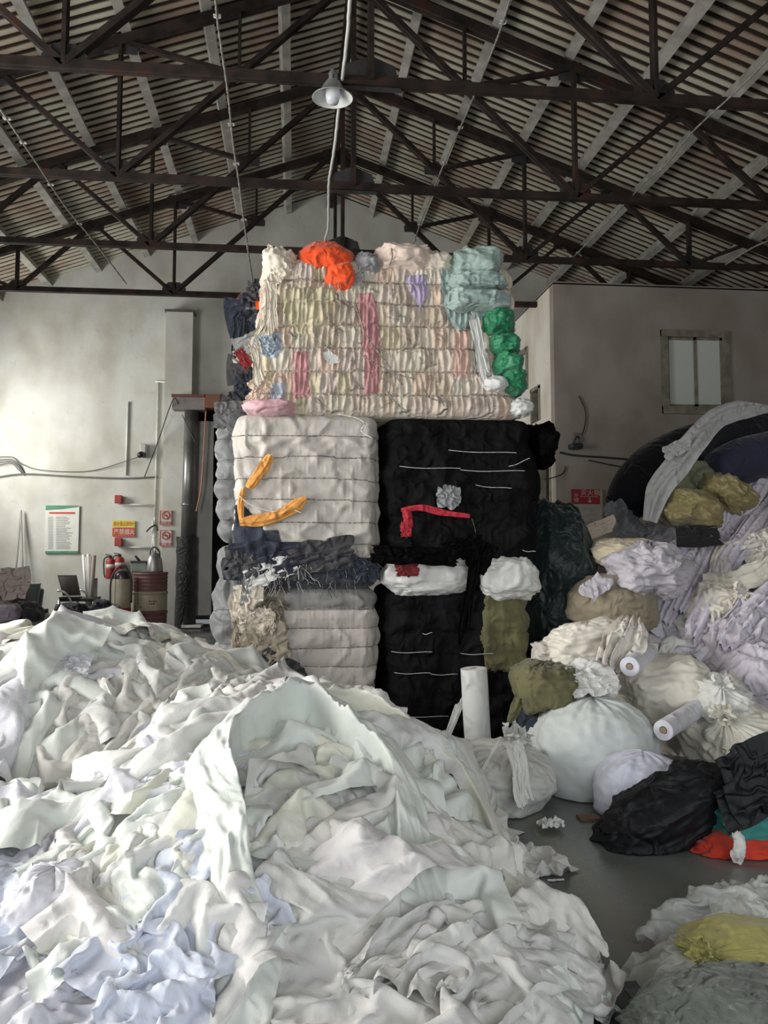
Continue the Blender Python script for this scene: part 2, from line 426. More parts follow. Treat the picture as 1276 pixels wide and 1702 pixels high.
def floor_mat():
    m, nt, b = nodes('painted_concrete_floor'); N = nt.nodes; L = nt.links
    g = N.new('ShaderNodeNewGeometry')
    n1 = N.new('ShaderNodeTexNoise'); n1.inputs['Scale'].default_value = .9; n1.inputs['Detail'].default_value = 8; n1.inputs['Roughness'].default_value = .65
    n2 = N.new('ShaderNodeTexNoise'); n2.inputs['Scale'].default_value = 14; n2.inputs['Detail'].default_value = 8
    L.new(g.outputs['Position'], n1.inputs['Vector']); L.new(g.outputs['Position'], n2.inputs['Vector'])
    r = N.new('ShaderNodeValToRGB'); e = r.color_ramp.elements
    e[0].position = .36; e[0].color = (.10, .11, .103, 1); e[1].position = .64; e[1].color = (.21, .225, .21, 1)
    L.new(n1.outputs['Fac'], r.inputs[0])
    # worn yellowish line running towards the back
    sp = N.new('ShaderNodeSeparateXYZ'); L.new(g.outputs['Position'], sp.inputs[0])
    ma = N.new('ShaderNodeMath'); ma.operation = 'MULTIPLY_ADD'; ma.inputs[1].default_value = -.04; L.new(sp.outputs[1], ma.inputs[0]); L.new(sp.outputs[0], ma.inputs[2])
    su = N.new('ShaderNodeMath'); su.operation = 'SUBTRACT'; su.inputs[1].default_value = 1.08; L.new(ma.outputs[0], su.inputs[0])
    ab = N.new('ShaderNodeMath'); ab.operation = 'ABSOLUTE'; L.new(su.outputs[0], ab.inputs[0])
    mr = N.new('ShaderNodeMapRange'); mr.inputs[1].default_value = .05; mr.inputs[2].default_value = .075; mr.inputs[3].default_value = .55; mr.inputs[4].default_value = 0
    L.new(ab.outputs[0], mr.inputs[0])
    mm = N.new('ShaderNodeMath'); mm.operation = 'MULTIPLY'; L.new(mr.outputs[0], mm.inputs[0]); L.new(n2.outputs['Fac'], mm.inputs[1])
    mx = N.new('ShaderNodeMix'); mx.data_type = 'RGBA'; L.new(mm.outputs[0], mx.inputs[0]); L.new(r.outputs[0], mx.inputs[6]); mx.inputs[7].default_value = (.22, .19, .09, 1)
    L.new(mx.outputs[2], b.inputs['Base Color'])
    rr = N.new('ShaderNodeMapRange'); rr.inputs[1].default_value = .3; rr.inputs[2].default_value = .7; rr.inputs[3].default_value = .12; rr.inputs[4].default_value = .36
    L.new(n1.outputs['Fac'], rr.inputs[0]); L.new(rr.outputs[0], b.inputs['Roughness'])
    bp = N.new('ShaderNodeBump'); bp.inputs['Strength'].default_value = .12; bp.inputs['Distance'].default_value = .005
    L.new(n2.outputs['Fac'], bp.inputs['Height']); L.new(bp.outputs[0], b.inputs['Normal'])
    return m
G().box((XL - .3, YF - 1, -.2), (XE + .3, YB + .3, 0)).make('floor', floor_mat(), kind='structure')

def gable(x): return ZR - SL * abs(x - XR)
# back wall as a gable with the dark doorway beside the duct
dx0, dx1, dz = at(316, 900, YB).x, at(384, 900, YB).x, at(340, 676, YB).z
wall = G()
wall.prism([(XL, 0), (dx0, 0), (dx0, dz), (dx1, dz), (dx1, 0), (XE, 0), (XE, gable(XE)), (XR, ZR), (XL, gable(XL))], YB, YB + .25)
wall.make('wall_back', M_wall, kind='structure')
G().box((dx0 - .4, YB + 1.2, 0), (dx1 + .4, YB + 1.3, dz + .4)).box((dx0 - .4, YB + .25, 0), (dx0 - .3, YB + 1.2, dz)).box((dx1 + .3, YB + .25, 0), (dx1 + .4, YB + 1.2, dz)) \
    .box((dx0 - .4, YB + .25, dz), (dx1 + .4, YB + 1.3, dz + .1)).make('wall_passage', plain('passage_dark', (.055, .058, .06), .9), kind='structure')
# left wall with loading gate and a window near the back
wl = G()
wl.box((XL - .2, YF, 0), (XL, .9, 5.4)).box((XL - .2, .9, 4.6), (XL, 7.5, 5.4)).box((XL - .2, 7.5, 0), (XL, 12.0, 5.4))
wl.box((XL - .2, 12.0, 0), (XL, 13.8, 2.2)).box((XL - .2, 12.0, 4.2), (XL, 13.8, 5.4)).box((XL - .2, 13.8, 0), (XL, YB, 5.4))
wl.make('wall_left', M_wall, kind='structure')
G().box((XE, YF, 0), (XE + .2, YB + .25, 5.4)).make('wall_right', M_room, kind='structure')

# roof: corrugated cement sheets on timber purlins on steel trusses
ceil = empty('ceiling', (XR, 6, ZR), kind='structure')
def roof_mat():
    m, nt, b = nodes('striped_corrugated_cement'); N = nt.nodes; L = nt.links
    tc = N.new('ShaderNodeTexCoord'); g = N.new('ShaderNodeNewGeometry')
    sp = N.new('ShaderNodeSeparateXYZ'); L.new(tc.outputs['Object'], sp.inputs[0])
    n1 = N.new('ShaderNodeTexNoise'); n1.inputs['Scale'].default_value = 1.1; n1.inputs['Detail'].default_value = 6
    L.new(g.outputs['Position'], n1.inputs['Vector'])
    n2 = N.new('ShaderNodeTexNoise'); n2.inputs['Scale'].default_value = 7; n2.inputs['Detail'].default_value = 6
    L.new(g.outputs['Position'], n2.inputs['Vector'])
    r = N.new('ShaderNodeValToRGB'); e = r.color_ramp.elements
    e[0].position = .38; e[0].color = (.33, .245, .19, 1); e[1].position = .56; e[1].color = (.45, .43, .345, 1)
    L.new(n1.outputs['Fac'], r.inputs[0])
    # darker brown in the hollows of the sheets (object z = corrugation height)
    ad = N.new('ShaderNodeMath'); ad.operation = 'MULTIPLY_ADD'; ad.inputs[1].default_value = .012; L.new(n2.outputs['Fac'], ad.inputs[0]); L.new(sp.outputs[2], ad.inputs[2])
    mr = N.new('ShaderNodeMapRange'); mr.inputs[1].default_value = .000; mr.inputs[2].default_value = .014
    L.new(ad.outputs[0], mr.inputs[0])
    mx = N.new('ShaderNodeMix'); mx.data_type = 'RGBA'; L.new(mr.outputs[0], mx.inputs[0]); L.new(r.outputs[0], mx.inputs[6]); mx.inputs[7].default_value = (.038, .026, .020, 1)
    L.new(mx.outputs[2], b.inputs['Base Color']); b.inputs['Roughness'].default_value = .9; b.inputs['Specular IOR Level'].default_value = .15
    return m
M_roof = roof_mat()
PIT, NP, AMP, SLEN = 0.15, 6, 0.026, 1.85
ySh = np.linspace(0, PIT * NP + .02, NP * 10 + 1)
zSh = AMP * np.cos(ySh / PIT * 2 * math.pi)
xSh = np.array([0, SLEN])
Vs = np.array([(x, y, z) for x in xSh for y, z in zip(ySh, zSh)])
Vs = np.vstack([Vs, Vs + [0, 0, .008]]); nq = len(ySh)
Fs = np.vstack([quads(2, nq)[:, ::-1], quads(2, nq, off=2 * nq), [[i, i + nq, i + 3 * nq, i + 2 * nq] for i in (0, nq - 1)]])
sheet0 = None
ang = math.atan(SL)
for side in (-1, 1):
    nrow = 4
    for r in range(nrow):
        for c in range(int((YB - YF) / (PIT * NP)) + 1):
            if sheet0 is None:
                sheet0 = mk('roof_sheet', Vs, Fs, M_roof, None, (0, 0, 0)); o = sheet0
            else:
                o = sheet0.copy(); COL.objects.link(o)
            o.parent = ceil
            s = .02 + r * (SLEN - .10)
            px_ = XR + side * s * math.cos(ang); pz = ZR - s * math.sin(ang) + .012 * (nrow - r) + random.uniform(-.004, .004)
            o.location = (px_ - XR, YB + .2 - (c + 1) * PIT * NP - 6 + random.uniform(-.004, .004), pz - ZR)
            if side == 1:
                o.rotation_euler = (0, ang, 0)
            else:
                o.location.y += PIT * NP
                o.matrix_local = Matrix.Translation(o.location) @ Matrix.Rotation(-ang, 4, 'Y') @ Matrix.Rotation(math.pi, 4, 'Z')
# outer covering above the sheets so that no sky shows through the laps
G().prism([(XR - 7, gable(XR - 7) + .12), (XR, ZR + .12), (XR + 7, gable(XR + 7) + .12), (XR + 7, gable(XR + 7) + .2), (XR, ZR + .2), (XR - 7, gable(XR - 7) + .2)], YF - .2, YB + .3) \
    .make('ceiling_cover', M_slab, ceil)
TY = [4.60, 6.68, 8.74, 10.77, 12.85]
ends = [YF] + TY + [YB]
for side in (-1, 1):
    for k in range(8):
        x = XR + side * (.76 + .83 * k); z = gable(x) - .085
        if k == 7: continue
        G().bar((x, YF, z - .02), (x, YB, z - .02), .105, .13, (side * SL, 0, 1)).make('purlin', M_purlin, ceil)
G().box((XR - .06, YF, ZR - .30), (XR + .06, YB, ZR - .16)).make('ridge_beam', M_steel, ceil)

ZB, ZT = 5.21, 7.56
def truss(Y):
    t = empty('roof_truss', (XR, Y, ZB), kind='structure')
    def pair(name, p, q, w=.05, h=.07, gap=.012):
        g = G(); 
        for s in (-1, 1):
            dy = s * (w / 2 + gap / 2)
            g.bar((p[0], Y + dy, p[1]), (q[0], Y + dy, q[1]), w, h)
        g.make(name, M_steel, t)
    top = lambda d: ZT - SL * abs(d)
    E = 6.35
    pair('bottom_chord', (XR - E, ZB), (XR + E, ZB), .035, .075)
    for s in (-1, 1):
        X = lambda d: XR + s * d
        pair('top_chord', (XR, ZT), (X(E), top(E)), .045, .10)
        pair('post', (X(2.45), ZB), (X(2.45), top(2.45)), .035, .05)
        pair('post', (X(4.75), ZB), (X(4.75), top(4.75)), .035, .05)
        pair('diagonal', (X(2.45), ZB), (XR, ZT), .04, .055)
        pair('diagonal', (X(2.45), ZB), (X(3.65), top(3.65)), .035, .05)
        pair('diagonal', (X(4.75), ZB), (X(3.65), top(3.65)), .035, .05)
        pair('diagonal', (X(4.75), ZB), (X(5.6), top(5.6)), .03, .04)
        mx_, mz = X(1.22), (ZB + ZT) / 2
        pair('strut', (mx_, mz), (X(2.45), top(2.45)), .03, .045)
        pair('strut', (mx_, mz), (X(1.22), top(1.22)), .03, .045)
        for d, z, a in ((2.45, ZB + .05, .17), (2.45, top(2.45) - .05, .17), (4.75, ZB + .04, .13), (3.65, top(3.65) - .04, .14), (1.22, mz, .13)):
            x = X(d)
            G().prism([(x - a, z - a * .5), (x + a, z - a * .5), (x + a * 1.05, z + a * .2), (x + a * .5, z + a * .75), (x - a * .5, z + a * .75), (x - a * 1.05, z + a * .2)], Y - .006, Y + .006).make('gusset_plate', M_gusset, t)
    pair('king_post', (XR, ZB), (XR, ZT), .045, .10)
    for z in (ZB + .05, ZT - .08):
        G().prism([(XR - .26, z - .12), (XR + .26, z - .12), (XR + .2, z + .1), (XR, z + .18), (XR - .2, z + .1)], Y - .008, Y + .008).make('gusset_plate', M_gusset, t)
for Y in TY: truss(Y)

# ---------------------------------------------------------------- upstairs room block on the right
RX, RY, RZ = at(922, 700, 12.0).x, 12.0, at(928, 470, 12.0).z
rw = empty('wall_room', (RX, RY, 0), kind='structure')
wa, wb_ = at(1100, 552, RY), at(1210, 685, RY)
g = G(); t = .18
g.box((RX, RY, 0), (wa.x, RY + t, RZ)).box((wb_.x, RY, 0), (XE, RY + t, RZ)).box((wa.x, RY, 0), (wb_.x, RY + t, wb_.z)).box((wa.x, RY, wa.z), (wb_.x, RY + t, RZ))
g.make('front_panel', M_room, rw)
# side wall with a window, a door slot upstairs and an opening downstairs
holes = [(at(868, 600, 13.4).y, 14.15, at(868, 650, 13.8).z, at(866, 588, 13.8).z), (12.75, 13.2, at(892, 702, 13).z, at(892, 646, 13).z), (12.2, 12.95, .25, at(900, 742, 12.5).z)]
g = G(); ys = sorted([12.18, YB] + [h[0] for h in holes] + [h[1] for h in holes])
for y0, y1 in zip(ys[:-1], ys[1:]):
    ym = (y0 + y1) / 2; cuts = sorted((h[2], h[3]) for h in holes if h[0] < ym < h[1])
    z = 0
    m_ = []
    for a, b in cuts: m_.append((z, a)); z = max(z, b)
    m_.append((z, RZ))
    for a, b in m_:
        if b > a: g.box((RX, y0, a), (RX + t, y1, b))
M_side_lit = plaster('room_side_plaster_lit', (.84, .81, .73), (.78, .75, .67), (.5, .45, .39), .8)  # paler than the front panel: light from the left put into the colour
g.make('side_panel', M_side_lit, rw)
G().box((RX + t, 12.2, 0), (XE, YB, .02)).box((RX, RY, RZ - .02), (XE, YB, RZ + .02)).make('slab', M_room, rw)
M_frame = plain('weathered_window_frame', (.235, .215, .17), .7, 0, .25, 8, .2)
def mat_pane():
    m, nt, b = nodes('frosted_pane'); b.inputs['Base Color'].default_value = (.66, .70, .66, 1); b.inputs['Roughness'].default_value = .3
    b.inputs['Specular IOR Level'].default_value = .6
    return m
M_pane = mat_pane()
win = empty('window_1', (wa.x, RY, wb_.z), kind='structure')
x0, x1, z0, z1 = wa.x, wb_.x, wb_.z, wa.z; fw = .07; xm = (x0 + x1) / 2 + .02
G().box((x0 - .03, RY - .04, z0 - .04), (x0 + fw, RY + .08, z1 + .03)).box((x1 - fw, RY - .04, z0 - .04), (x1 + .03, RY + .08, z1 + .03)) \
   .box((x0 - .03, RY - .042, z1 - fw), (x1 + .03, RY + .08, z1 + .032)).box((x0 - .03, RY - .042, z0 - .042), (x1 + .03, RY + .08, z0 + fw)).make('frame', M_frame, win)
for a, b, yy in ((x0 + fw, xm + .03, RY + .02), (xm - .03, x1 - fw, RY - .01)):
    s_ = G().box((a, yy, z0 + fw), (a + .04, yy + .03, z1 - fw)).box((b - .04, yy, z0 + fw), (b, yy + .03, z1 - fw)).box((a, yy, z0 + fw), (b, yy + .03, z0 + fw + .04)).box((a, yy, z1 - fw - .04), (b, yy + .03, z1 - fw)).make('sash', M_frame, win)
    G().box((a + .035, yy + .012, z0 + fw + .03), (b - .035, yy + .018, z1 - fw - .03)).make('pane', M_pane, s_)
w2 = empty('window_2', (RX, 13.6, holes[0][2]), kind='structure')
h = holes[0]; g = G()
g.box((RX - .03, h[0] - .03, h[2] - .03), (RX + .06, h[0] + .05, h[3] + .03)).box((RX - .03, h[1] - .05, h[2] - .03), (RX + .06, h[1] + .03, h[3] + .03)).box((RX - .03, h[0], h[3] - .05), (RX + .06, h[1], h[3] + .03)).box((RX - .03, h[0], h[2] - .03), (RX + .06, h[1], h[2] + .05))
g.make('frame', M_frame, w2)
G().box((RX + .02, h[0] + .05, h[2] + .05), (RX + .03, h[1] - .05, h[3] - .05)).make('pane', M_pane, w2)
h = holes[1]
G().box((RX - .02, h[0] - .03, h[2]), (RX + .1, h[0] + .03, h[3])).box((RX - .02, h[1] - .03, h[2]), (RX + .1, h[1] + .03, h[3])).box((RX - .02, h[0] - .03, h[3] - .04), (RX + .1, h[1] + .03, h[3] + .02)) \
   .make('door_1', M_frame, kind='structure')
h = holes[2]
G().box((RX - .02, h[0], h[2] + 1.0), (RX + .12, h[0] + .07, h[3])).box((RX - .02, h[0], h[3] - .05), (RX + .12, h[1], h[3] + .02)).box((RX - .02, h[1] - .07, 0), (RX + .12, h[1], h[3])).box((RX, h[0], h[2] + .95), (RX + .1, h[1], h[2] + 1.05)) \
   .make('window_3', M_frame, kind='structure')
# ================================================================ cloth builders
def mound_field(ms):
    def H(x, y):
        x = np.asarray(x, float); y = np.asarray(y, float); r = np.zeros(np.broadcast(x, y).shape)
        for cx, cy, rx, ry, h in ms:
            d = 1 - ((x - cx) / rx) ** 2 - ((y - cy) / ry) ** 2
            e = h * np.clip(d, 0, 1) ** .62
            r = (r ** 4 + e ** 4) ** .25
        return r
    return H
def hit(H, px, py, y0=1.5, y1=14):
    """where the sight line through a photograph pixel meets the mound H"""
    d = ray(px, py); t = np.linspace(y0 / d.y, y1 / d.y, 2400)
    x, y, z = d.x * t, d.y * t, CAM_H + d.z * t
    h = H(x, y); k = np.argmax(z <= h + .002)
    if z[k] > h[k] + .002: k = -1
    return np.array([x[k], y[k], h[k]])
def drape(name, H, c, size, rot, tpl, mat, lift=.0, hz=1.0, asp=1.0, mirror=False, sub=0, step=1, parent=None, fine=False, **kw):
    """a crumpled sheet laid over the mound H at c"""
    A = TPL[tpl][::step, ::step].copy()
    if fine:
        k_ = np.round(np.linspace(0, 128, 97)).astype(int); A = finer(A[None])[0][k_][:, k_]
    n0, n1 = A.shape[:2]
    u = (A[..., 0] - A[..., 0].mean()) * size; v = (A[..., 1] - A[..., 1].mean()) * size * asp; w = np.maximum(A[..., 2] - A[..., 2].min() * .8, 0) * size * hz
    if mirror: u = -u
    cr, sr = math.cos(rot), math.sin(rot)
    x = c[0] + u * cr - v * sr; y = c[1] + u * sr + v * cr
    e = .03
    Hc = lambda x, y: (H(x, y) + H(x + .06, y) + H(x - .06, y) + H(x, y + .06) + H(x, y - .06)) / 5
    h = Hc(x, y); gx = (Hc(x + e, y) - Hc(x - e, y)) / (2 * e); gy = (Hc(x, y + e) - Hc(x, y - e)) / (2 * e)
    gm = np.sqrt(gx ** 2 + gy ** 2); k = np.minimum(1, 1.6 / (gm + 1e-6)); gx = gx * k; gy = gy * k
    nn = np.sqrt(1 + gx ** 2 + gy ** 2)
    I_, J_ = np.meshgrid(np.linspace(0, 1, n0), np.linspace(0, 1, n1), indexing='ij'); q_ = c[0] * 1.7 + c[1]
    if fine: w = w + size * (.46 * folds('t8b', I_ * 3.0 + .8 * J_ + q_, J_ * .9 - .3 * I_) * (.08 + 2.2 * vn(I_ * 2.6 + q_, J_ * 2.6, 0, 5) ** 2.2) + .13 * folds('t3a', I_ * 4.6 + 1.4 * J_ + q_, J_ * 1.6) * (.05 + 2.2 * vn(I_ * 3, J_ * 3 + q_, 0, 9) ** 2.5))
    w = w + lift + .012 * (ridge(u * 7 + c[0] * 9, v * 5 + .6 * u, 0, int(abs(c[1]) * 50) % 97, 3) - .5)
    V = np.stack([x - gx / nn * w, y - gy / nn * w, np.maximum(h + w / nn, .004)], -1)
    Q = quads(n0, n1)
    if mirror: Q = Q[:, ::-1]
    return mk(name, V, Q, mat, parent, None if parent is not None else (c[0], c[1], max(0, float(H(c[0], c[1])))), sub=sub, **kw)
def plane_sheet(name, O, U, Vv, tpl, mat, hz=1.0, bend=None, sub=0, parent=None, mirror=False, step=1, **kw):
    """a crumpled sheet in the frame O + u*U + v*Vv (hanging or lying pieces)"""
    A = TPL[tpl][::step, ::step]; n0, n1 = A.shape[:2]
    u = A[..., 0] - A[..., 0].mean(); v = A[..., 1] - A[..., 1].mean(); w = A[..., 2]
    if mirror: u = -u
    U = np.array(U, float); Vv = np.array(Vv, float); Nn = np.cross(U, Vv); Nn = Nn / np.linalg.norm(Nn) * math.sqrt(np.linalg.norm(U) * np.linalg.norm(Vv))
    P = np.array(O, float) + u[..., None] * U + v[..., None] * Vv + (w * hz)[..., None] * Nn
    if bend is not None: P = bend(P, u, v)
    Q = quads(n0, n1)
    return mk(name, P, Q[:, ::-1] if mirror else Q, mat, parent, sub=sub, **kw)

def sack(name, c, r, mat, seed=0, neck=None, rot=0, tilt=(0, 0), sq=2.6, wr=.05, flat=.75, nu=96, nv=64, parent=None, floor_z=None, knot_r=.10, tails=True, lump=.12, fine=1.0, crump=1.0, crease=1.0, **kw):
    """stuffed cloth sack: rounded body, folds running to a gathered neck; c = body centre, r = half sizes, neck = direction"""
    u = np.linspace(0, 2 * math.pi, nu, endpoint=False); v = np.linspace(0, 1, nv) ** 1.0 * math.pi
    U, Vv = np.meshgrid(u, v, indexing='ij')
    def sp(t, n): return np.sign(t) * np.abs(t) ** (2 / n)
    # pole axis = neck direction
    d = np.stack([np.sin(Vv) * np.cos(U), np.sin(Vv) * np.sin(U), np.cos(Vv)], -1)
    lum = 1 + lump * (fbm(d[..., 0] * 1.3 + seed, d[..., 1] * 1.3, d[..., 2] * 1.3, seed) - .5) * 2
    # folds that radiate from both poles, plus random diagonal creases
    pole = np.clip(1 - Vv / 1.5, 0, 1); pole2 = np.clip((Vv - 2.3) / .84, 0, 1) * .5
    cyc = np.stack([np.cos(U), np.sin(U)], -1)
    fr = ridge(cyc[..., 0] * 5 * fine + seed, cyc[..., 1] * 5 * fine, Vv * .7, seed + 3, 2) - .5
    fr2 = ridge(d[..., 0] * 2.6 * fine + 3 * d[..., 2], d[..., 1] * 2.6 * fine - 2 * d[..., 2] + seed, d[..., 2] * 2.2, seed + 9, 3) - .5
    cl = folds(('t8a', 't6b', 't1b', 't9a')[seed % 4], U / (2 * math.pi) * 2 * crump + seed * .37, Vv / math.pi * 1.0 * crump + .1) * np.clip(np.sin(Vv) * 3, 0, 1)
    k = lum + wr * 2.4 * fr * (pole + pole2 + .05) + wr * .5 * fr2 + wr * (26 * cl + 12 * folds('t1b', U / (2 * math.pi) * 6 * crump, Vv * 1.1 * crump + seed) * np.clip(np.sin(Vv) * 2, 0, 1)) * crease
    if neck is not None:
        nk = np.clip(1 - Vv / .75, 0, 1)
        k = k * (1 + .22 * nk ** 2)                      # pulled up towards the tie
    R3 = np.array(r)
    L = np.stack([sp(d[..., i], sq) for i in range(3)], -1) * k[..., None]
    if neck is not None:
        sh = np.clip(Vv / .55, .09, 1) ** .8
        L[..., :2] *= (np.where(Vv < .55, sh, 1) / np.maximum(1, 1))[..., None] ** .6
    axis = Vector(neck).normalized() if neck is not None else Vector((0, 0, 1))
    q = Vector((0, 0, 1)).rotation_difference(axis).to_matrix()
    M = np.array(Matrix.Rotation(rot, 3, 'Z') @ Matrix.Rotation(tilt[0], 3, 'X') @ Matrix.Rotation(tilt[1], 3, 'Y'))
    # orient unit body so that its pole points to the neck, then scale in the sack's own axes
    P = (L @ np.array(q).T) * R3 @ M.T + np.array(c)
    fz = floor_z
    if fz is not None:
        low = fz + .004; s = P[..., 2]
        kk = np.clip((low + flat * .12 - s) / .25, 0, 1)
        P[..., 0] += (P[..., 0] - c[0]) * .06 * kk; P[..., 1] += (P[..., 1] - c[1]) * .06 * kk
        P[..., 2] = np.maximum(s, low + .002 * fr2)
    Q = quads(nu, nv, wrap_u=True)
    top = tuple(P[:, 0].mean(0))
    root_origin = (c[0], c[1], P[..., 2].min())
    if neck is None:
        return mk(name, P, Q, mat, parent, root_origin if parent is None else None, **kw)
    root = empty(name, root_origin, kw.get('label'), kw.get('cat'), kw.get('group'))
    mk('body', P, Q, mat, root)
    # tied neck and ruffle
    ax = np.array(q @ Vector((0, 0, 1))) * 1.0; ax = (M @ ax); ax /= np.linalg.norm(ax)
    t0 = np.array(top) - ax * .02
    n1, n2 = 96, 26; a = np.linspace(0, 2 * math.pi, n1, endpoint=False); hh = np.linspace(0, 1, n2)
    Aa, Hh = np.meshgrid(a, hh, indexing='ij')
    prof = np.interp(hh, [0, .12, .25, .6, 1], [.5, .26, .3, .55, .62]) * knot_r
    ruf = 1 + .8 * Hh * (vn(np.cos(Aa) * 1.6 + seed, np.sin(Aa) * 1.6, 0, seed) - .5) + .14 * Hh * np.sin(Aa * 7 + 4 * np.sin(Aa + seed)) + 6 * Hh * folds('t3b', Aa / 3.1416, Hh * .5)
    e1 = np.cross(ax, [0.3, .9, .2]); e1 /= np.linalg.norm(e1); e2 = np.cross(ax, e1)
    rr = prof[None] * ruf
    hp = knot_r * 1.0 * (Hh - .25 * Hh ** 2.5 + 5 * Hh * folds('t2a', Aa / 3.1416, Hh * .5)) * (1 + .7 * (vn(np.cos(Aa) * 2, np.sin(Aa) * 2, 3, seed + 5) - .5))
    K = t0 + (rr * np.cos(Aa))[..., None] * e1 + (rr * np.sin(Aa))[..., None] * e2 + hp[..., None] * ax
    if fz is not None: K[..., 2] = np.maximum(K[..., 2], fz + .01)
    mk('gathered_neck', K, quads(n1, n2, wrap_u=True), mat, root)
    tie = [t0 + ax * knot_r * .14 + knot_r * .27 * (math.cos(s) * e1 + math.sin(s) * e2) for s in np.linspace(0, 2 * math.pi, 17)]
    Vt, Ft = tube_vf(tie, knot_r * .07, 6); mk('tie', Vt, Ft, mat, root)
    return root

def strip(name, pts, w, mat, seed=0, folds=3, amp=.35, n=60, m=14, parent=None, up=None, **kw):
    """long gathered strip of cloth following pts, its cross-section rippled"""
    P = spline(pts, n); T = np.gradient(P, axis=0); T /= np.linalg.norm(T, axis=1)[:, None]
    U_ = np.array(up if up is not None else (0, -.6, .8)); A = np.cross(T, U_); A /= np.linalg.norm(A, axis=1)[:, None]; Bn = np.cross(A, T)
    s = np.linspace(0, 1, n)[:, None]; v = np.linspace(-1, 1, m)[None]
    ww = np.interp(s[:, 0], [0, .15, .5, .85, 1], [.5, .9, 1, .85, .55])[:, None] * w * (1 + .3 * (vn(s * 5, seed) - .5))
    cr = 1 - .75 * v ** 2
    dz = w * (.55 * cr + amp * np.sin(v * math.pi * folds + 4 * vn(s * 4, v * 2, seed, seed)) * (.6 + .4 * vn(s * 8, 0, 2, seed)) + .25 * (ridge(s * 10, v * 2 + seed, 0, seed) - .5))
    V = P[:, None] + (v * ww)[..., None] * A[:, None] + dz[..., None] * Bn[:, None]
    return mk(name, V, quads(n, m), mat, parent, **kw)

# ================================================================ pressed bales
def bale_points(X0, X1, Y0, Y1, z0, z1, bands, seed, bulge=.035, pleat=.014, fs=38., fz=3.0, rough=.0, taper=(0, 0), NU=300, per=12, sq=9, phase=.0, lumps=.02, rt=.10, cloth=None, wobble=.16):
    cx, cy, hx, hy = (X0 + X1) / 2, (Y0 + Y1) / 2, (X1 - X0) / 2, (Y1 - Y0) / 2
    t = np.linspace(0, 1, 1501); t = t ** 6 / (t ** 6 + (1 - t) ** 6); t = np.concatenate([(t[:-1] + k) * math.pi / 2 for k in range(4)] + [[2 * math.pi]]); c, s = np.cos(t), np.sin(t)
    qx, qy = np.sign(c) * abs(c) ** (2 / sq), np.sign(s) * abs(s) ** (2 / sq)
    seg = np.hypot(np.diff(qx * hx), np.diff(qy * hy)); w = seg * np.where(qy[:-1] < -.55, 3.0, 1.0)
    cw = np.concatenate([[0], np.cumsum(w)]); cl = np.concatenate([[0], np.cumsum(seg)])
    tt = np.interp(np.linspace(0, cw[-1], NU, endpoint=False), cw, t); S = np.interp(tt, t, cl)
    c, s = np.cos(tt), np.sin(tt); qx, qy = np.sign(c) * abs(c) ** (2 / sq), np.sign(s) * abs(s) ** (2 / sq)
    nx, ny = np.sign(qx) * abs(qx) ** (sq - 1) / hx, np.sign(qy) * abs(qy) ** (sq - 1) / hy
    nl = np.hypot(nx, ny); nx /= nl; ny /= nl
    NV = bands * per + 1; vz = np.linspace(0, 1, NV); h = z1 - z0
    Sg, Vg = np.meshgrid(S, vz, indexing='ij')
    wob = wobble * (vn(Sg * 1.7, Vg * bands * .8, 0, seed) - .5) / bands
    ph = (Vg + wob * (Vg * (1 - Vg) * 4)) * bands; f = np.clip(ph - np.floor(ph - 1e-9), 0, 1)
    b = np.abs(np.sin(math.pi * ph)) ** .5
    bi = np.floor(ph - 1e-9)
    pl = ridge(Sg * fs, Vg * bands * fz * .33 + bi * 7.3, 0, seed + 1, 2) - .5
    big = fbm(Sg * 2.2, Vg * h * 2.5, 0, seed + 2, 2) - .5
    disp = bulge * (b - 1) + pleat * pl * (1.15 - .55 * b) * 2 + lumps * 2 * big
    if rough: disp = disp + rough * (ridge(Sg * 9 + bi * 3, Vg * h * 16, 0, seed + 5, 3) - .5) * 2
    for nm, su, sv, am in (cloth or ()):
        vv = ph / 2 if sv is None else Vg * h * sv
        disp = disp + am * folds(nm, Sg * su + seed, vv + (np.floor(ph / 2) * 0 if sv is None else seed * .3)) * (np.clip(np.minimum(Vg, 1 - Vg) * 12, 0, 1))
    zz = z0 + Vg * h
    ed = np.minimum(Vg, 1 - Vg) * h; ins = rt * (1 - np.sqrt(np.clip(1 - np.clip(1 - ed / rt, 0, 1) ** 2, 0, 1)))
    tap = taper[0] * Vg[..., None] * np.array([1, 0]) + 0
    sx = 1 - taper[0] * Vg; ox = taper[1] * Vg
    dd = disp - ins
    x = cx + ox + qx[:, None] * hx * sx + nx[:, None] * dd; y = cy + qy[:, None] * hy + ny[:, None] * dd
    V = np.stack([x, y, zz], -1)
    return V, Sg, Vg, ph, (cx, cy)
def ring_at(V, Vg, ph, level, out, cx, cy, jit=0.0, seed=0):
    """closed loop around the bale where the binding number `level` lies"""
    k = np.argmin(np.abs(ph - level), axis=1); P = V[np.arange(len(k)), k].copy()
    d = P[:, :2] - np.array([cx, cy]); d /= np.linalg.norm(d, axis=1)[:, None] + 1e-9
    P[:, :2] += d * out
    P[:, 2] += jit * (vn(np.arange(len(P)) * .06, level, 0, seed) - .5)
    return np.vstack([P[::2], P[:1]])
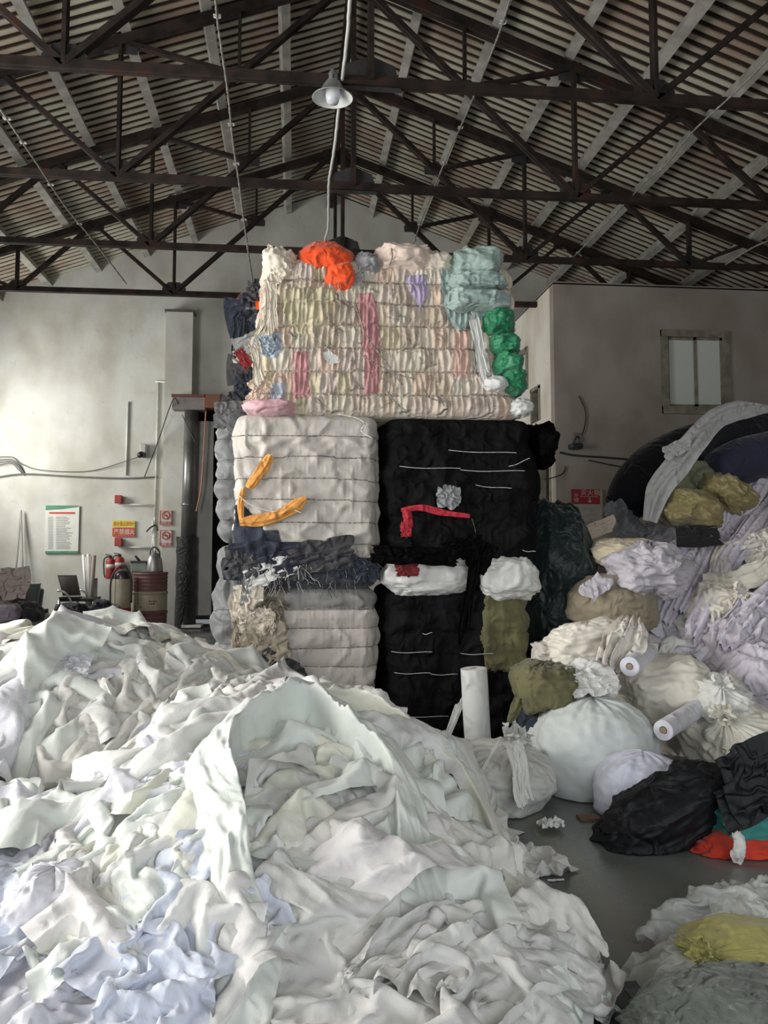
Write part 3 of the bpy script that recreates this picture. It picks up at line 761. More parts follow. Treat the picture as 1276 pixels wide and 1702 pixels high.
def make_bale(name, mat, V, Sg, Vg, ph, cen, dye, splits=None, ropes=(), rope_mat=None, rope_r=.0045, lab=None, cat='bale', group=None, seed=0):
    NU, NV = V.shape[:2]
    root = empty(name, (cen[0], cen[1], V[..., 2].min()), lab, cat, group)
    Q = quads(NU, NV, wrap_u=True)
    mask = np.zeros(len(Q), int)
    D = dye.reshape(-1, 3)
    if splits:
        # Q order follows (u, v) cells
        Xc = V.reshape(-1, 3)[Q].mean(1)
        for k, (nm, fn, col, out, m) in enumerate(splits): mask[fn(Xc) & (Xc[:, 1] < cen[1])] = k + 1
    P = V.reshape(-1, 3)
    main = Q[mask == 0]
    # caps
    n = len(P); capv = []; capq = []
    for e, zc in ((0, V[:, 0]), (NV - 1, V[:, -1])):
        rings = [zc]; m_ = zc.mean(0)
        for s_ in (.8, .45, .05):
            rr = m_ + (zc - m_) * s_; rr[:, 2] = zc[:, 2] + (1 if e else -1) * 0.02 * (1 - s_) + (.03 * (fbm(rr[:, 0] * 6, rr[:, 1] * 6, 0, seed) - .4) if e else 0)
            rings.append(rr)
        for a in range(3):
            o = n + len(capv) * NU
            if a == 0: capv.append(rings[0])
            capv.append(rings[a + 1]); o = n + (len(capv) - 2) * NU
            i = np.arange(NU); j = (i + 1) % NU
            q = np.stack([o + i, o + j, o + NU + j, o + NU + i], -1); capq.append(q if e else q[:, ::-1])
    P2 = np.vstack([P] + capv); D2 = np.vstack([D] + [np.tile(D[(NV * np.arange(NU) + (0 if k < 4 else NV - 1))], (1, 1)) for k in range(len(capv))])
    mk('pressed_cloth', P2, np.vstack([main] + capq), mat, root, dye=D2)
    if splits:
        for k, (nm, fn, col, out, m) in enumerate(splits):
            q = Q[mask == k + 1]
            if not len(q): continue
            used = np.unique(q); rm = np.zeros(len(P), int); rm[used] = np.arange(len(used))
            W = P[used].copy(); d = W[:, :2] - np.array(cen[:2]); d /= np.linalg.norm(d, axis=1)[:, None]
            # bulge outwards inside the patch, stay on the bale at its rim
            cnt = np.bincount(q.ravel(), minlength=len(P))[used]; inn = (cnt >= 4).astype(float)
            W[:, :2] += d * (out * inn)[:, None]
            mk(nm, W, rm[q], m, root, label=(nm.replace('_', ' ') + ' pressed into the bale'))
    for lv in ropes:
        R = ring_at(V, Vg, ph, lv, rope_r * .4, cen[0], cen[1], .008, seed)
        tw = rope_r * (1 + .25 * np.sin(np.arange(len(R)) * 2.1))
        Vt, Ft = tube_vf(R, tw, 5); mk('binding_rope', Vt, Ft, rope_mat, root)
    return root
# ================================================================ the stack of bales
M_dye = fabric('dyed_rag', (1, 1, 1), attr=True, var=.08, bump=.3, scale=10)
M_film = fabric('white_bale_cover', (.74, .73, .70), var=.04, rough=.5, bump=.18, scale=5, spec=.35, attr=True)
M_black = fabric('black_knit', (.011, .011, .012), var=.2, rough=.8, sheen=0, bump=.2, spec=.12, attr=True)
M_rope = fabric('jute_rope', (.36, .32, .27), var=.15, bump=.3, scale=40)
M_ropew = fabric('white_tape', (.75, .75, .72), var=.05, bump=.1, rough=.4)
M_roped = fabric('dark_rope', (.13, .12, .11), var=.2)
M_orange = fabric('bright_orange_cloth', (.93, .10, .02), var=.05, rough=.7, sheen=.3, bump=.25)
M_tan = fabric('apricot_tape', (.80, .36, .09), var=.06, bump=.2)
M_green = fabric('green_mesh_cloth', (.012, .20, .085), var=.12, rough=.45, bump=.3, spec=.5)
M_teal = fabric('pale_teal_mesh', (.34, .44, .41), var=.06, rough=.6, bump=.3)
M_pink = fabric('rose_cloth', (.60, .30, .31), var=.1, bump=.3)
M_lilac = fabric('lilac_cloth', (.50, .42, .60), var=.06, bump=.25)
M_blue = fabric('pale_blue_cloth', (.50, .58, .66), var=.06, bump=.25)
M_cream = fabric('cream_cloth', (.76, .68, .56), var=.06, bump=.25)
M_navy = fabric('navy_knit', (.030, .036, .055), var=.15, rough=.8, bump=.3, sheen=.1)
M_char = fabric('charcoal_knit', (.06, .06, .065), var=.15, rough=.85, bump=.3)
M_white = fabric('white_cotton', (.74, .74, .715), var=.03, rough=.62, bump=.14, scale=7, sheen=.15)
M_grey = fabric('grey_padding', (.30, .31, .32), var=.08, rough=.7, bump=.2, sheen=.1)
M_olive = fabric('olive_drill', (.155, .145, .068), var=.1, rough=.8, bump=.25)
M_maroon = fabric('maroon_cloth', (.20, .016, .02), var=.1)
M_red = fabric('red_cloth', (.52, .03, .05), var=.1)
BY = 5.95
def cells(S, V, ph, seed, pal, w=7.0, mixb=.35):
    """bunches of differently dyed rags side by side in every bound layer"""
    bi = np.floor(ph - 1e-9)
    k = np.floor(S * w + 1.6 * vn(S * 3, bi * 5, 0, seed) + bi * 3.7)
    r = _h(k, bi, k * 0, seed); pal = np.array(pal)
    c = pal[np.minimum((r * len(pal)).astype(int), len(pal) - 1)]
    j = 1 + .12 * (vn(S * 60, ph * 3, 0, seed) - .5)[..., None]
    m = (mixb * vn(S * 9, ph * 1.2, 1, seed + 2))[..., None]
    return (c * (1 - m) + pal.mean(0) * m) * j
def X(px, Y=BY): return at(px, 900, Y).x
def Z(py, Y=BY): return at(600, py, Y).z
zs = Z(690); zm = Z(978)
# --- upper left: white covered bale
V, S, Vg, ph, cen = bale_points(X(386), X(629), BY, BY + 1.05, zm, zs, 8, 21, bulge=.013, pleat=.002, fs=22, lumps=.016, NU=360, per=16, rt=.06, cloth=(('taut_a', 1.0, 1.0, .9), ('t1b', 1.3, 1.3, .16)))
dye = np.ones(V.shape) * np.array([.59, .55, .50]); k = (.88 + .12 * fbm(S * 3, Vg * 6, 0, 5))[..., None]; dye = dye * k
dark = (Vg < .17 + .05 * vn(S * 9, 0, 0, 4)) ; mid = (Vg < .33) & (V[..., 0] < X(465) + .1 * (vn(Vg * 20, 0, 0, 3) - .5))
dye[dark | mid] = np.array([.040, .044, .058])
dye = dye * (1 + .5 * (vn(S * 40, Vg * 50, 0, 8) - .5) * (dark | mid))[..., None]
V[..., 1] -= .02 * (ridge(S * 14, Vg * 26, 0, 9, 3) - .4) * dark
inband = lambda x0, y0, x1, y1: (lambda P: (P[:, 0] > X(x0)) & (P[:, 0] < X(x1)) & (P[:, 2] < Z(y0)) & (P[:, 2] > Z(y1)))
def quadpatch(pts):
    """cells whose centre lies inside a polygon given in photograph pixels"""
    poly = [(X(a), Z(b)) for a, b in pts]
    def fn(P):
        x = P[:, 0] + .022 * (vn(P[:, 0] * 16, P[:, 2] * 22, 0, 3) - .5); z = P[:, 2] + .016 * (vn(P[:, 0] * 30, P[:, 2] * 10, 0, 6) - .5); r = np.zeros(len(P), bool); n = len(poly)
        for i in range(n):
            (x0, z0), (x1, z1) = poly[i], poly[(i + 1) % n]
            if z0 == z1: continue
            r ^= ((z0 > z) != (z1 > z)) & (x < (x1 - x0) * (z - z0) / (z1 - z0) + x0)
        return r
    return fn
spl = [('navy_patch', quadpatch([(388, 842), (399, 838), (430, 864), (450, 905), (388, 906)]), None, .01, M_navy)]
white_bale = make_bale('cloth_bale', M_film, V, S, Vg, ph, cen, dye, spl, range(1, 8), M_rope, .0042,
    'white wrapped bale with orange patches and a charred navy band at its foot', seed=21)
def tape(parent, name, pts, w, m, seed, y=BY - .012, **kw):
    return strip(name, [at(a, b, y) for a, b in pts], w, m, seed, folds=2, amp=.10, n=50, m=16, up=(0, -1, 0), parent=parent, **kw)
tape(white_bale, 'apricot_strip', [(450, 757), (436, 780), (412, 812)], .042, M_tan, 1)
tape(white_bale, 'apricot_strip', [(508, 828), (480, 848), (446, 862), (398, 868)], .046, M_tan, 2)
tape(white_bale, 'apricot_strip', [(404, 812), (400, 840), (402, 872)], .024, M_tan, 3)
tape(white_bale, 'apricot_strip', [(482, 908), (505, 905), (524, 908)], .018, M_tan, 4)
cable('slack_rope', [at(a, b, BY - .03) for a, b in ((396, 822), (415, 838), (452, 850), (480, 846), (500, 852))], .004, M_ropew, white_bale, 24)
# --- lower left: greyish white bale with frayed corner
V, S, Vg, ph, cen = bale_points(X(383), X(628), BY, BY + 1.05, 0, zm - .005, 8, 31, bulge=.016, pleat=.003, fs=24, lumps=.02, NU=360, per=16, rt=.06, cloth=(('taut_b', 1.0, 1.0, .9), ('t6b', 1.2, 1.2, .2)))
dye = np.ones(V.shape) * np.array([.58, .53, .49]); dye[Vg > .865] = (.30, .295, .285)
dye = dye * (.85 + .2 * fbm(S * 3, Vg * 6, 0, 15))[..., None]
fray = (V[..., 0] < X(478) + .06 * (vn(Vg * 20, 1, 0, 3) - .5)) & (Vg > .1) & (V[..., 1] < cen[1])
V[..., 1] -= .03 * (ridge(S * 16, Vg * 24, 0, 19, 3) - .35) * fray
dye[fray] = dye[fray] * np.array([.8, .72, .55]) * (.35 + .9 * vn(S * 22, Vg * 30, 0, 28))[fray][:, None]
low_bale = make_bale('cloth_bale', M_film, V, S, Vg, ph, cen, dye, None, range(1, 8), M_rope, .0038,
    'greyish white bound bale with a frayed corner under the orange patched bale', seed=31)
def threads(name, parent, px0, py0, px1, py1, n, ln, mats, seed, dr=.6):
    r = random.Random(seed)
    for mi, m in enumerate(mats):
        Vs_, Fs_, o = [], [], 0
        for i in range(n // len(mats)):
            p = np.array([X(r.uniform(px0, px1)), BY - .02, Z(r.uniform(py0, py1))]); P = [p]; d = np.array([r.uniform(-1, 1), -.3, r.uniform(-1, .3)])
            for k in range(6):
                d = d * .7 + np.array([r.uniform(-1, 1), r.uniform(-.5, .35), r.uniform(-1, .3) - dr * .3]) * .8
                p = p + d / np.linalg.norm(d) * ln / 6 * r.uniform(.5, 1.4); p[1] = min(p[1], BY - .015); p[1] = max(p[1], BY - .09); P.append(p)
            v, f = tube_vf(spline(P, 12), r.uniform(.0008, .0026), 3); Vs_.append(v); Fs_.append(f + o); o += len(v)
        mk(name, np.vstack(Vs_), np.vstack(Fs_), m, parent, kind='stuff')
threads('loose_threads', white_bale, 385, 905, 620, 975, 150, .12, [M_navy, M_char, M_grey], 3)
threads('loose_threads', white_bale, 425, 925, 520, 965, 30, .14, [M_white], 5)
threads('loose_threads', low_bale, 388, 990, 470, 1125, 200, .13, [fabric('tan_thread', (.42, .36, .27)), fabric('brown_thread', (.12, .10, .075)), fabric('pale_thread', (.62, .56, .47))], 4)
threads('loose_threads', low_bale, 395, 1090, 505, 1150, 70, .12, [M_char, fabric('olive_thread', (.2, .19, .12))], 6)
# crumpled dark rags hanging from the band, grey rag at the left corner
def rag(parent, name, px, py, w, h, tpl, mat, hz=.5, y=BY - .03, rot=0, **kw):
    s = ppm(y); c = at(px, py, y); a = math.radians(rot)
    U = np.array([math.cos(a), 0, math.sin(a)]) * w * s / .8; Vv = np.array([-math.sin(a), 0, math.cos(a)]) * h * s / .8
    return plane_sheet(name, c, U, Vv, tpl, mat, hz, parent=parent, **kw)
for (px, py, w, h, tp, m, rt) in ((440, 930, 110, 60, 't6', M_navy, 0), (530, 925, 120, 60, 't8b', M_char, 10), (590, 945, 90, 50, 't9b', M_navy, -5), (450, 950, 90, 40, 't8', M_white, 20),
                                  (408, 985, 26, 70, 't5', M_grey, 0), (400, 935, 60, 60, 't8b', M_char, 0), (480, 955, 60, 26, 't9b', M_char, 0), (500, 928, 50, 26, 't8b', M_navy, 14)):
    rag(white_bale, 'torn_rag', px, py, w, h, tp, m, .45, rot=rt, step=2)
for (px, py, w, h, tp, m, rt) in ((425, 1030, 70, 60, 't9b', M_cream, 0), (440, 1075, 80, 70, 't8b', fabric('sandy_rag', (.45, .40, .31)), 20), (470, 1115, 90, 60, 't9b', M_char, -25), (412, 1000, 50, 60, 't8', M_cream, 0)):
    rag(low_bale, 'torn_rag', px, py, w, h, tp, m, .4, rot=rt, step=2)
cable('loose_tape', [at(a, b, BY - .02) for a, b in ((560, 688), (590, 694), (606, 704), (600, 716), (618, 728))], .005, M_ropew, white_bale, 20)
# --- upper right: black bale
V, S, Vg, ph, cen = bale_points(X(640), X(893), BY + .02, BY + 1.1, zm, zs + .0, 8, 41, bulge=.012, pleat=.006, fs=24, lumps=.035, NU=300, per=12, rt=.08, wobble=.3, cloth=(('t8a', 1.2, 1.2, .5),))
dye = np.ones(V.shape) * .007 * (.6 + .9 * fbm(S * 8, Vg * 12, 0, 8))[..., None] * np.array([1, 1, 1.08])
spl = [('maroon_patch', quadpatch([(650, 938), (668, 932), (705, 942), (703, 968), (668, 962)]), None, .03, M_maroon)]
black_bale = make_bale('cloth_bale', M_black, V, S, Vg, ph, cen, dye, spl, (), M_ropew, .0045, 'black cloth bale with red scraps and white sheets at its foot', seed=41)
tape(black_bale, 'red_strip', [(666, 848), (700, 844), (735, 852), (780, 858)], .024, M_red, 5)
tape(black_bale, 'red_strip', [(674, 846), (678, 868), (673, 892)], .034, M_red, 6)
def tapes(parent, segs):
    for x0, y0, x1, y1 in segs:
        P = [at(x0 + (x1 - x0) * t, y0 + (y1 - y0) * t + 1.5 * math.sin(t * 5), BY - .012) for t in np.linspace(0, 1, 8)]
        v, f = tube_vf(P, .0022, 5); mk('white_tape', v, f, M_ropew, parent, label='white plastic tape')
tapes(black_bale, [(664, 775, 765, 780), (765, 781, 872, 784), (745, 748, 858, 754), (790, 806, 850, 813), (845, 775, 880, 763), (868, 914, 890, 918)])
rag(black_bale, 'grey_rag', 745, 826, 46, 50, 't9', M_grey, .6, BY - .03, step=2)
rag(black_bale, 'red_rag', 674, 880, 24, 34, 't3', M_red, .5, BY - .03, step=2)
cable('loose_thread', [at(784, 862, BY - .02), at(790, 885, BY - .04), at(786, 905, BY - .03), at(803, 908, BY - .03)], .0015, fabric('green_thread', (.15, .2, .08)), black_bale, 20)
# --- lower right: black and olive bale
V, S, Vg, ph, cen = bale_points(X(640), X(883), BY + .02, BY + 1.1, 0, zm - .005, 7, 51, bulge=.018, pleat=.006, fs=20, lumps=.03, NU=300, per=13, rt=.08, wobble=.3, cloth=(('t8b', 1.2, 1.2, .45),))
dye = np.ones(V.shape) * .008 * (.6 + .9 * fbm(S * 8, Vg * 12, 0, 9))[..., None] * np.array([1, 1, 1.1])
spl = [('olive_patch', quadpatch([(808, 985), (882, 985), (884, 1110), (850, 1122), (805, 1118), (800, 1060)]), None, .02, M_olive)]
bb = make_bale('cloth_bale', M_black, V, S, Vg, ph, cen, dye, spl, (), M_ropew, .0045, 'lower black bale with a ribbed olive block at its right edge', seed=51)
tapes(bb, [(650, 1083, 718, 1085), (765, 1086, 820, 1088), (655, 1118, 715, 1120), (715, 1120, 760, 1122), (702, 1053, 718, 1053), (668, 1190, 745, 1192), (850, 1117, 862, 1115)])
# white sheets bulging out between the two black bales
WB = [sack('white_bulge', at(711, 955, BY + .12), (.325, .19, .15), M_white, 61, wr=.04, sq=2.8, crump=1.3, parent=black_bale, nu=110, nv=70, label='white sheet bulging out of the black bale'),
      sack('white_bulge', at(842, 962, BY + .12), (.225, .20, .165), M_white, 62, wr=.045, sq=2.5, crump=1.3, parent=black_bale, nu=110, nv=70, label='white sheet bulging out of the black bale')]
rag(black_bale, 'black_rag', 690, 924, 150, 34, 't8', M_black, .5, BY - .16, -3, step=2)
rag(black_bale, 'maroon_rag', 676, 946, 52, 34, 't3', M_maroon, .4, BY - .12, 0, step=2)
rag(black_bale, 'black_strip', 780, 985, 30, 130, 't5', M_black, .35, BY - .13, -8, step=2)
rag(black_bale, 'black_rag', 800, 925, 46, 60, 't2', M_black, .4, BY - .12, -30, step=2)
rag(black_bale, 'black_rag', 770, 905, 90, 34, 't3', M_black, .5, BY - .13, 10, step=2)
sack('black_bulge', at(886, 745, BY + .5), (.13, .42, .17), M_black, 63, wr=.07, parent=black_bale, nu=60, nv=40)
# --- top bale of pale rags
pal = [(.66, .55, .42), (.78, .70, .58), (.70, .66, .54), (.72, .54, .43), (.74, .68, .58), (.58, .49, .38), (.66, .58, .41), (.68, .58, .52), (.55, .47, .38), (.72, .60, .52)]
V, S, Vg, ph, cen = bale_points(X(412), X(880), BY - .03, BY + 1.15, zs - .01, Z(432), 7, 71, bulge=.034, pleat=.006, fs=30, fz=3, rough=.006, lumps=.045, NU=640, per=20, rt=.08, taper=(.085, -.01), cloth=(('pleat_a', 4.4, None, .36), ('pleat_b', 2.6, None, .22), ('t9b', 1.6, 1.5, .20)), wobble=.26)
dye = cells(S, Vg, ph, 71, pal)
zf = lambda y: Z(y)
spl = [('rose_stripe', quadpatch([(592, 490), (620, 490), (632, 560), (628, 652), (606, 655), (600, 560)]), None, .012, M_pink),
       ('rose_stripe', quadpatch([(488, 588), (508, 588), (514, 662), (484, 666)]), None, .01, M_pink),
       ('rose_stripe', quadpatch([(412, 668), (455, 660), (486, 672), (490, 692), (412, 690)]), None, .014, fabric('candy_pink', (.70, .42, .46))),
       ('sky_blue_rag', quadpatch([(430, 556), (464, 556), (468, 582), (456, 600), (436, 596)]), None, .014, M_blue),
       ('sky_blue_rag', quadpatch([(446, 640), (472, 640), (470, 664), (448, 664)]), None, .01, M_blue),
       ('lilac_rag', quadpatch([(674, 456), (708, 454), (714, 488), (700, 512), (684, 488)]), None, .014, M_lilac),
       ('pale_teal_cloth', quadpatch([(732, 410), (822, 410), (834, 520), (780, 530), (770, 548), (752, 540), (734, 500)]), None, .02, M_teal),
       ('sand_cloth', quadpatch([(472, 486), (556, 482), (550, 520), (520, 560), (488, 560), (468, 520)]), None, .016, fabric('sand_cloth', (.58, .52, .36), var=.08, bump=.3)),
       ('apricot_cloth', quadpatch([(756, 548), (780, 545), (782, 626), (752, 626)]), None, .008, fabric('apricot_cloth', (.74, .50, .42)))]
rag_bale = make_bale('cloth_bale', M_dye, V, S, Vg, ph, cen, dye, spl, range(1, 7), fabric('rag_rope', (.50, .42, .36), var=.2, bump=.3, scale=40), .0085,
    'topmost bale of cream, pink and teal rags bound by ropes', seed=71)
def lump(nm, px, py, rx, ry, m, seed, dy=.25, ddy=.25, wr=.05, lab=None, **kw):
    return sack(nm, at(px, py, BY + dy), (rx * ppm(BY), ddy, ry * ppm(BY)), m, seed, wr=wr, parent=rag_bale, nu=kw.pop('nu', 100), nv=kw.pop('nv', 60), label=lab, **kw)
lump('orange_bundle', 541, 440, 50, 34, M_orange, 5, .12, .22, .045, 'bright orange cloth bundle on the bale top', sq=2.2)
lump('orange_bundle', 566, 462, 26, 26, M_orange, 7, .02, .12, .05, 'orange cloth fold hanging from the orange bundle', sq=2.3, nu=80, nv=50)
lump('pink_bundle', 450, 679, 44, 13, fabric('candy_pink', (.70, .42, .46)), 14, .04, .16, .05, 'candy pink cloth bundle', sq=2.4, nu=80, nv=40)
lump('white_bundle', 862, 679, 22, 16, M_white, 15, .06, .14, .07, sq=2.2, nu=70, nv=40)
lump('white_bundle', 822, 640, 24, 14, M_white, 16, .0, .12, .06, sq=2.2, nu=70, nv=40)
lump('cream_bundle', 668, 440, 52, 26, fabric('pinkish_cloth', (.74, .60, .52)), 6, .14, .25, .07)
lump('cream_bundle', 722, 446, 32, 24, M_cream, 9, .14, .2, .07)
lump('grey_bundle', 606, 448, 26, 20, M_grey, 8, .14, .2, .08)
lump('pale_bundle', 464, 446, 26, 28, M_cream, 10, .10, .2, .09)
lump('pale_teal_bundle', 786, 447, 44, 32, M_teal, 11, .1, .24, .06, 'pale teal mesh bundle', fine=1.6)
lump('pale_teal_bundle', 790, 478, 50, 17, M_teal, 12, .06, .24, .06, sq=3, fine=1.8)
lump('pale_teal_bundle', 792, 508, 54, 20, M_teal, 13, .06, .26, .06, sq=3, fine=1.8)
for i, (px, py, rx, ry) in enumerate(((816, 548, 31, 31), (824, 584, 32, 26), (830, 616, 29, 23), (838, 645, 24, 24))):
    lump('green_bundle', px + 2, py, rx, ry, M_green, 20 + i, .22, .36, .055, 'dark green mesh bundle at the bale side', fine=1.8)
M_candy = fabric('candy_pink', (.70, .42, .46)); M_peach = fabric('peach_cloth', (.75, .58, .46)); M_pinkish = fabric('pinkish_cloth', (.74, .60, .52)); M_sandy = fabric('sand_cloth', (.58, .52, .36))
for i, (px, py, w, h, tp, m, rt, hz) in enumerate(((450, 505, 34, 90, 't5b', M_cream, 4, .4), (440, 574, 36, 40, 't9', M_blue, 20, .7), (428, 606, 30, 60, 't5', M_cream, 8, .5), (432, 640, 36, 40, 't9b', M_peach, 40, .7),
        (456, 440, 40, 50, 't5', M_cream, 30, .6), (795, 572, 30, 110, 't5', M_white, 12, .45),
        (430, 552, 26, 44, 't5', M_cream, -20, .5), (548, 594, 46, 16, 't5b', M_white, -50, .4), (590, 465, 34, 24, 't9', M_grey, 30, .5), (420, 662, 40, 26, 't9', M_peach, 50, .6))):
    rag(rag_bale, 'rag', px, py, w, h, tp, m, hz, BY - .03 - .01 * (i % 3), rt)
# loose rope ends hanging over the front
for pts in (((590, 505), (610, 560), (640, 600), (668, 640)), ((636, 640), (660, 672), (690, 692)), ((560, 470), (575, 500), (600, 520)), ((700, 640), (716, 662), (750, 668)), ((600, 590), (650, 618), (690, 630)), ((790, 440), (812, 432), (820, 420)), ((648, 440), (652, 425), (650, 412))):
    cable('rope_end', [at(a, b, BY - .09) for a, b in pts], .005, M_rope, rag_bale, 24, .004)
# --- back row, seen at the left of the stack
B2 = 7.15
def X2(px): return at(px, 900, B2).x
def Z2(py): return at(400, py, B2).z
V, S, Vg, ph, cen = bale_points(X2(357), X2(357) + 1.15, B2, B2 + 1.1, 0, Z2(905), 5, 81, bulge=.035, pleat=.006, fs=18, lumps=.04, NU=260, per=16, rt=.08, wobble=.5, cloth=(('t8a', 1.4, 1.4, .45),))
make_bale('cloth_bale', M_film, V, S, Vg, ph, cen, np.ones(V.shape) * np.array([.19, .195, .20]), None, range(1, 5), M_roped, .004, 'grey padded bale behind the stack, standing on the floor', seed=81)
V, S, Vg, ph, cen = bale_points(X2(359), X2(359) + 1.15, B2, B2 + 1.1, Z2(904), Z2(695), 6, 82, bulge=.038, pleat=.006, fs=18, lumps=.04, NU=260, per=16, rt=.08, wobble=.5, cloth=(('t9a', 1.4, 1.4, .45),))
gb = make_bale('cloth_bale', M_film, V, S, Vg, ph, cen, np.ones(V.shape) * np.array([.21, .215, .22]), None, range(1, 6), M_roped, .004, 'upper grey padded bale with deep bulges behind the stack', seed=82)
V, S, Vg, ph, cen = bale_points(X2(388), X2(388) + 1.3, B2, B2 + 1.1, Z2(694), Z2(476), 7, 83, bulge=.04, pleat=.014, fs=22, rough=.03, lumps=.06, NU=240, per=12, rt=.1)
db = make_bale('cloth_bale', M_dye, V, S, Vg, ph, cen, cells(S, Vg, ph, 83, [(.02, .022, .03), (.05, .05, .055), (.03, .03, .035), (.12, .11, .10), (.06, .01, .012), (.02, .025, .04)], 5), None, range(1, 7), M_roped, .005,
    'dark bale of navy and charcoal rags high behind the cream bale', seed=83)
for i, (px, py, w, h, tp, m, rt) in enumerate(((404, 524, 50, 60, 't6b', M_navy, 10), (396, 556, 30, 60, 't5', M_navy, 0), (432, 484, 50, 50, 't9', M_char, 0), (430, 512, 36, 40, 't6b', fabric('taupe_rag', (.2, .18, .16)), 0),
        (404, 590, 40, 40, 't9', fabric('beige_rag', (.42, .38, .33)), 0), (412, 570, 40, 30, 't6b', M_grey, 30), (398, 615, 36, 46, 't6b', M_char, 0), (412, 645, 50, 60, 't9', M_navy, 0), (405, 596, 18, 40, 't8', M_maroon, 30),
        (392, 672, 60, 50, 't9', M_char, 0), (380, 690, 50, 50, 't8', fabric('slate_cloth', (.13, .135, .14)), 0), (440, 500, 26, 26, 't6b', M_orange, 0))):
    rag(db, 'hanging_rag', px, py, w, h, tp, m, .6, B2 - .12 - .02 * (i % 3), rt, step=2)
sack('black_bulge', at(415, 704, BY + .35), (.16, .22, .10), M_char, 64, wr=.06, parent=white_bale, nu=60, nv=40)
V, S, Vg, ph, cen = bale_points(X2(668), X2(668) + 1.25, B2, B2 + 1.1, 0, Z2(720), 9, 91, bulge=.03, pleat=.01, fs=18, lumps=.04, NU=160, per=8, rt=.12)
make_bale('cloth_bale', M_black, V, S, Vg, ph, cen, np.ones(V.shape) * .012, None, (), M_roped, .004, 'black bale hidden behind the black bales of the stack', seed=91)
# cream bale behind the cream bale (keeps the pile standing)
# ================================================================ white cloth heap in the foreground
W1 = M_white
W2 = fabric('warm_white_cotton', (.73, .715, .67), var=.04, rough=.65, bump=.14, scale=7)
W3 = fabric('greenish_white_poly', (.70, .735, .69), var=.03, rough=.5, bump=.12, scale=6, spec=.4)
W4 = fabric('lilac_white_cotton', (.70, .70, .76), var=.04, rough=.7, bump=.15, scale=8)
W5 = fabric('blue_white_cotton', (.64, .68, .78), var=.04, rough=.7, bump=.15, scale=8)
W6 = fabric('ivory_poly', (.715, .715, .62), var=.05, rough=.5, bump=.12, scale=6, spec=.4)
W7 = fabric('grey_white_cloth', (.64, .635, .61), var=.04, rough=.7, bump=.15)
W8 = fabric('pale_pink_white', (.73, .705, .69), var=.04, rough=.7, bump=.15)
HM = mound_field([(-.02, 3.78, .92, 1.5, .66), (.22, 3.0, .70, 1.2, .28), (-.85, 3.35, .85, .75, .36), (-1.25, 5.15, 1.40, 1.2, .84), (-.25, 4.9, .72, .85, .42), (-2.6, 4.3, 1.6, 1.6, .52),
                  (-.35, 3.0, .8, .95, .28), (-2.2, 5.7, 1.6, 1.0, .56), (.30, 4.7, .52, .8, .26)])
gx = np.linspace(-4.2, 1.2, 210); gy = np.linspace(1.9, 7.1, 200); GX, GY = np.meshgrid(gx, gy, indexing='ij')
hh = HM(GX, GY)
hn = hh - .05 + .10 * (ridge(GX * 2.6 + .8 * vn(GX * 2, GY * 2), GY * 2.2, 0, 3, 3) - .5) + .03 * (ridge(GX * 8, GY * 7, 0, 4, 2) - .5)
hn = np.where(hh > .01, np.maximum(hn, .0), -.03)
keep = ~((GX > -.5) & (GY > 5.9))
VV = np.stack([GX, GY, np.where(keep, hn, -.03)], -1)
q = quads(210, 200); q = q[(VV.reshape(-1, 3)[q][:, :, 2] > -.02).any(1)]
mk('cloth_heap', VV, q, W2, None, (-1, 4, 0), label='deep inner mass of the loose white cloth heap on the floor', cat='cloth heap', kind='stuff')
gl = 'loose white cloths of the foreground heap'
def on_pile(px, py, size, rot, tpl, mat, label=None, **kw):
    c = hit(HM, px, py, 1.7, 7.0)
    if label is None: kw['label'] = 'white crumpled cloth lying among the loose cloths of the heap'; kw['group'] = gl
    else: kw['label'] = label
    return drape('crumpled_cloth', HM, c, size, rot, tpl, mat, cat='cloth', **kw)
def zone(u_, v_):
    row = 'far crest' if v_ < 1130 else 'far slope' if v_ < 1250 else 'middle slope' if v_ < 1400 else 'near slope' if v_ < 1560 else 'front foot'
    col = 'at the left frame edge' if u_ < 90 else 'left of centre' if u_ < 330 else 'near its centre' if u_ < 560 else 'right of centre' if u_ < 780 else 'at its right rim'
    return row, col
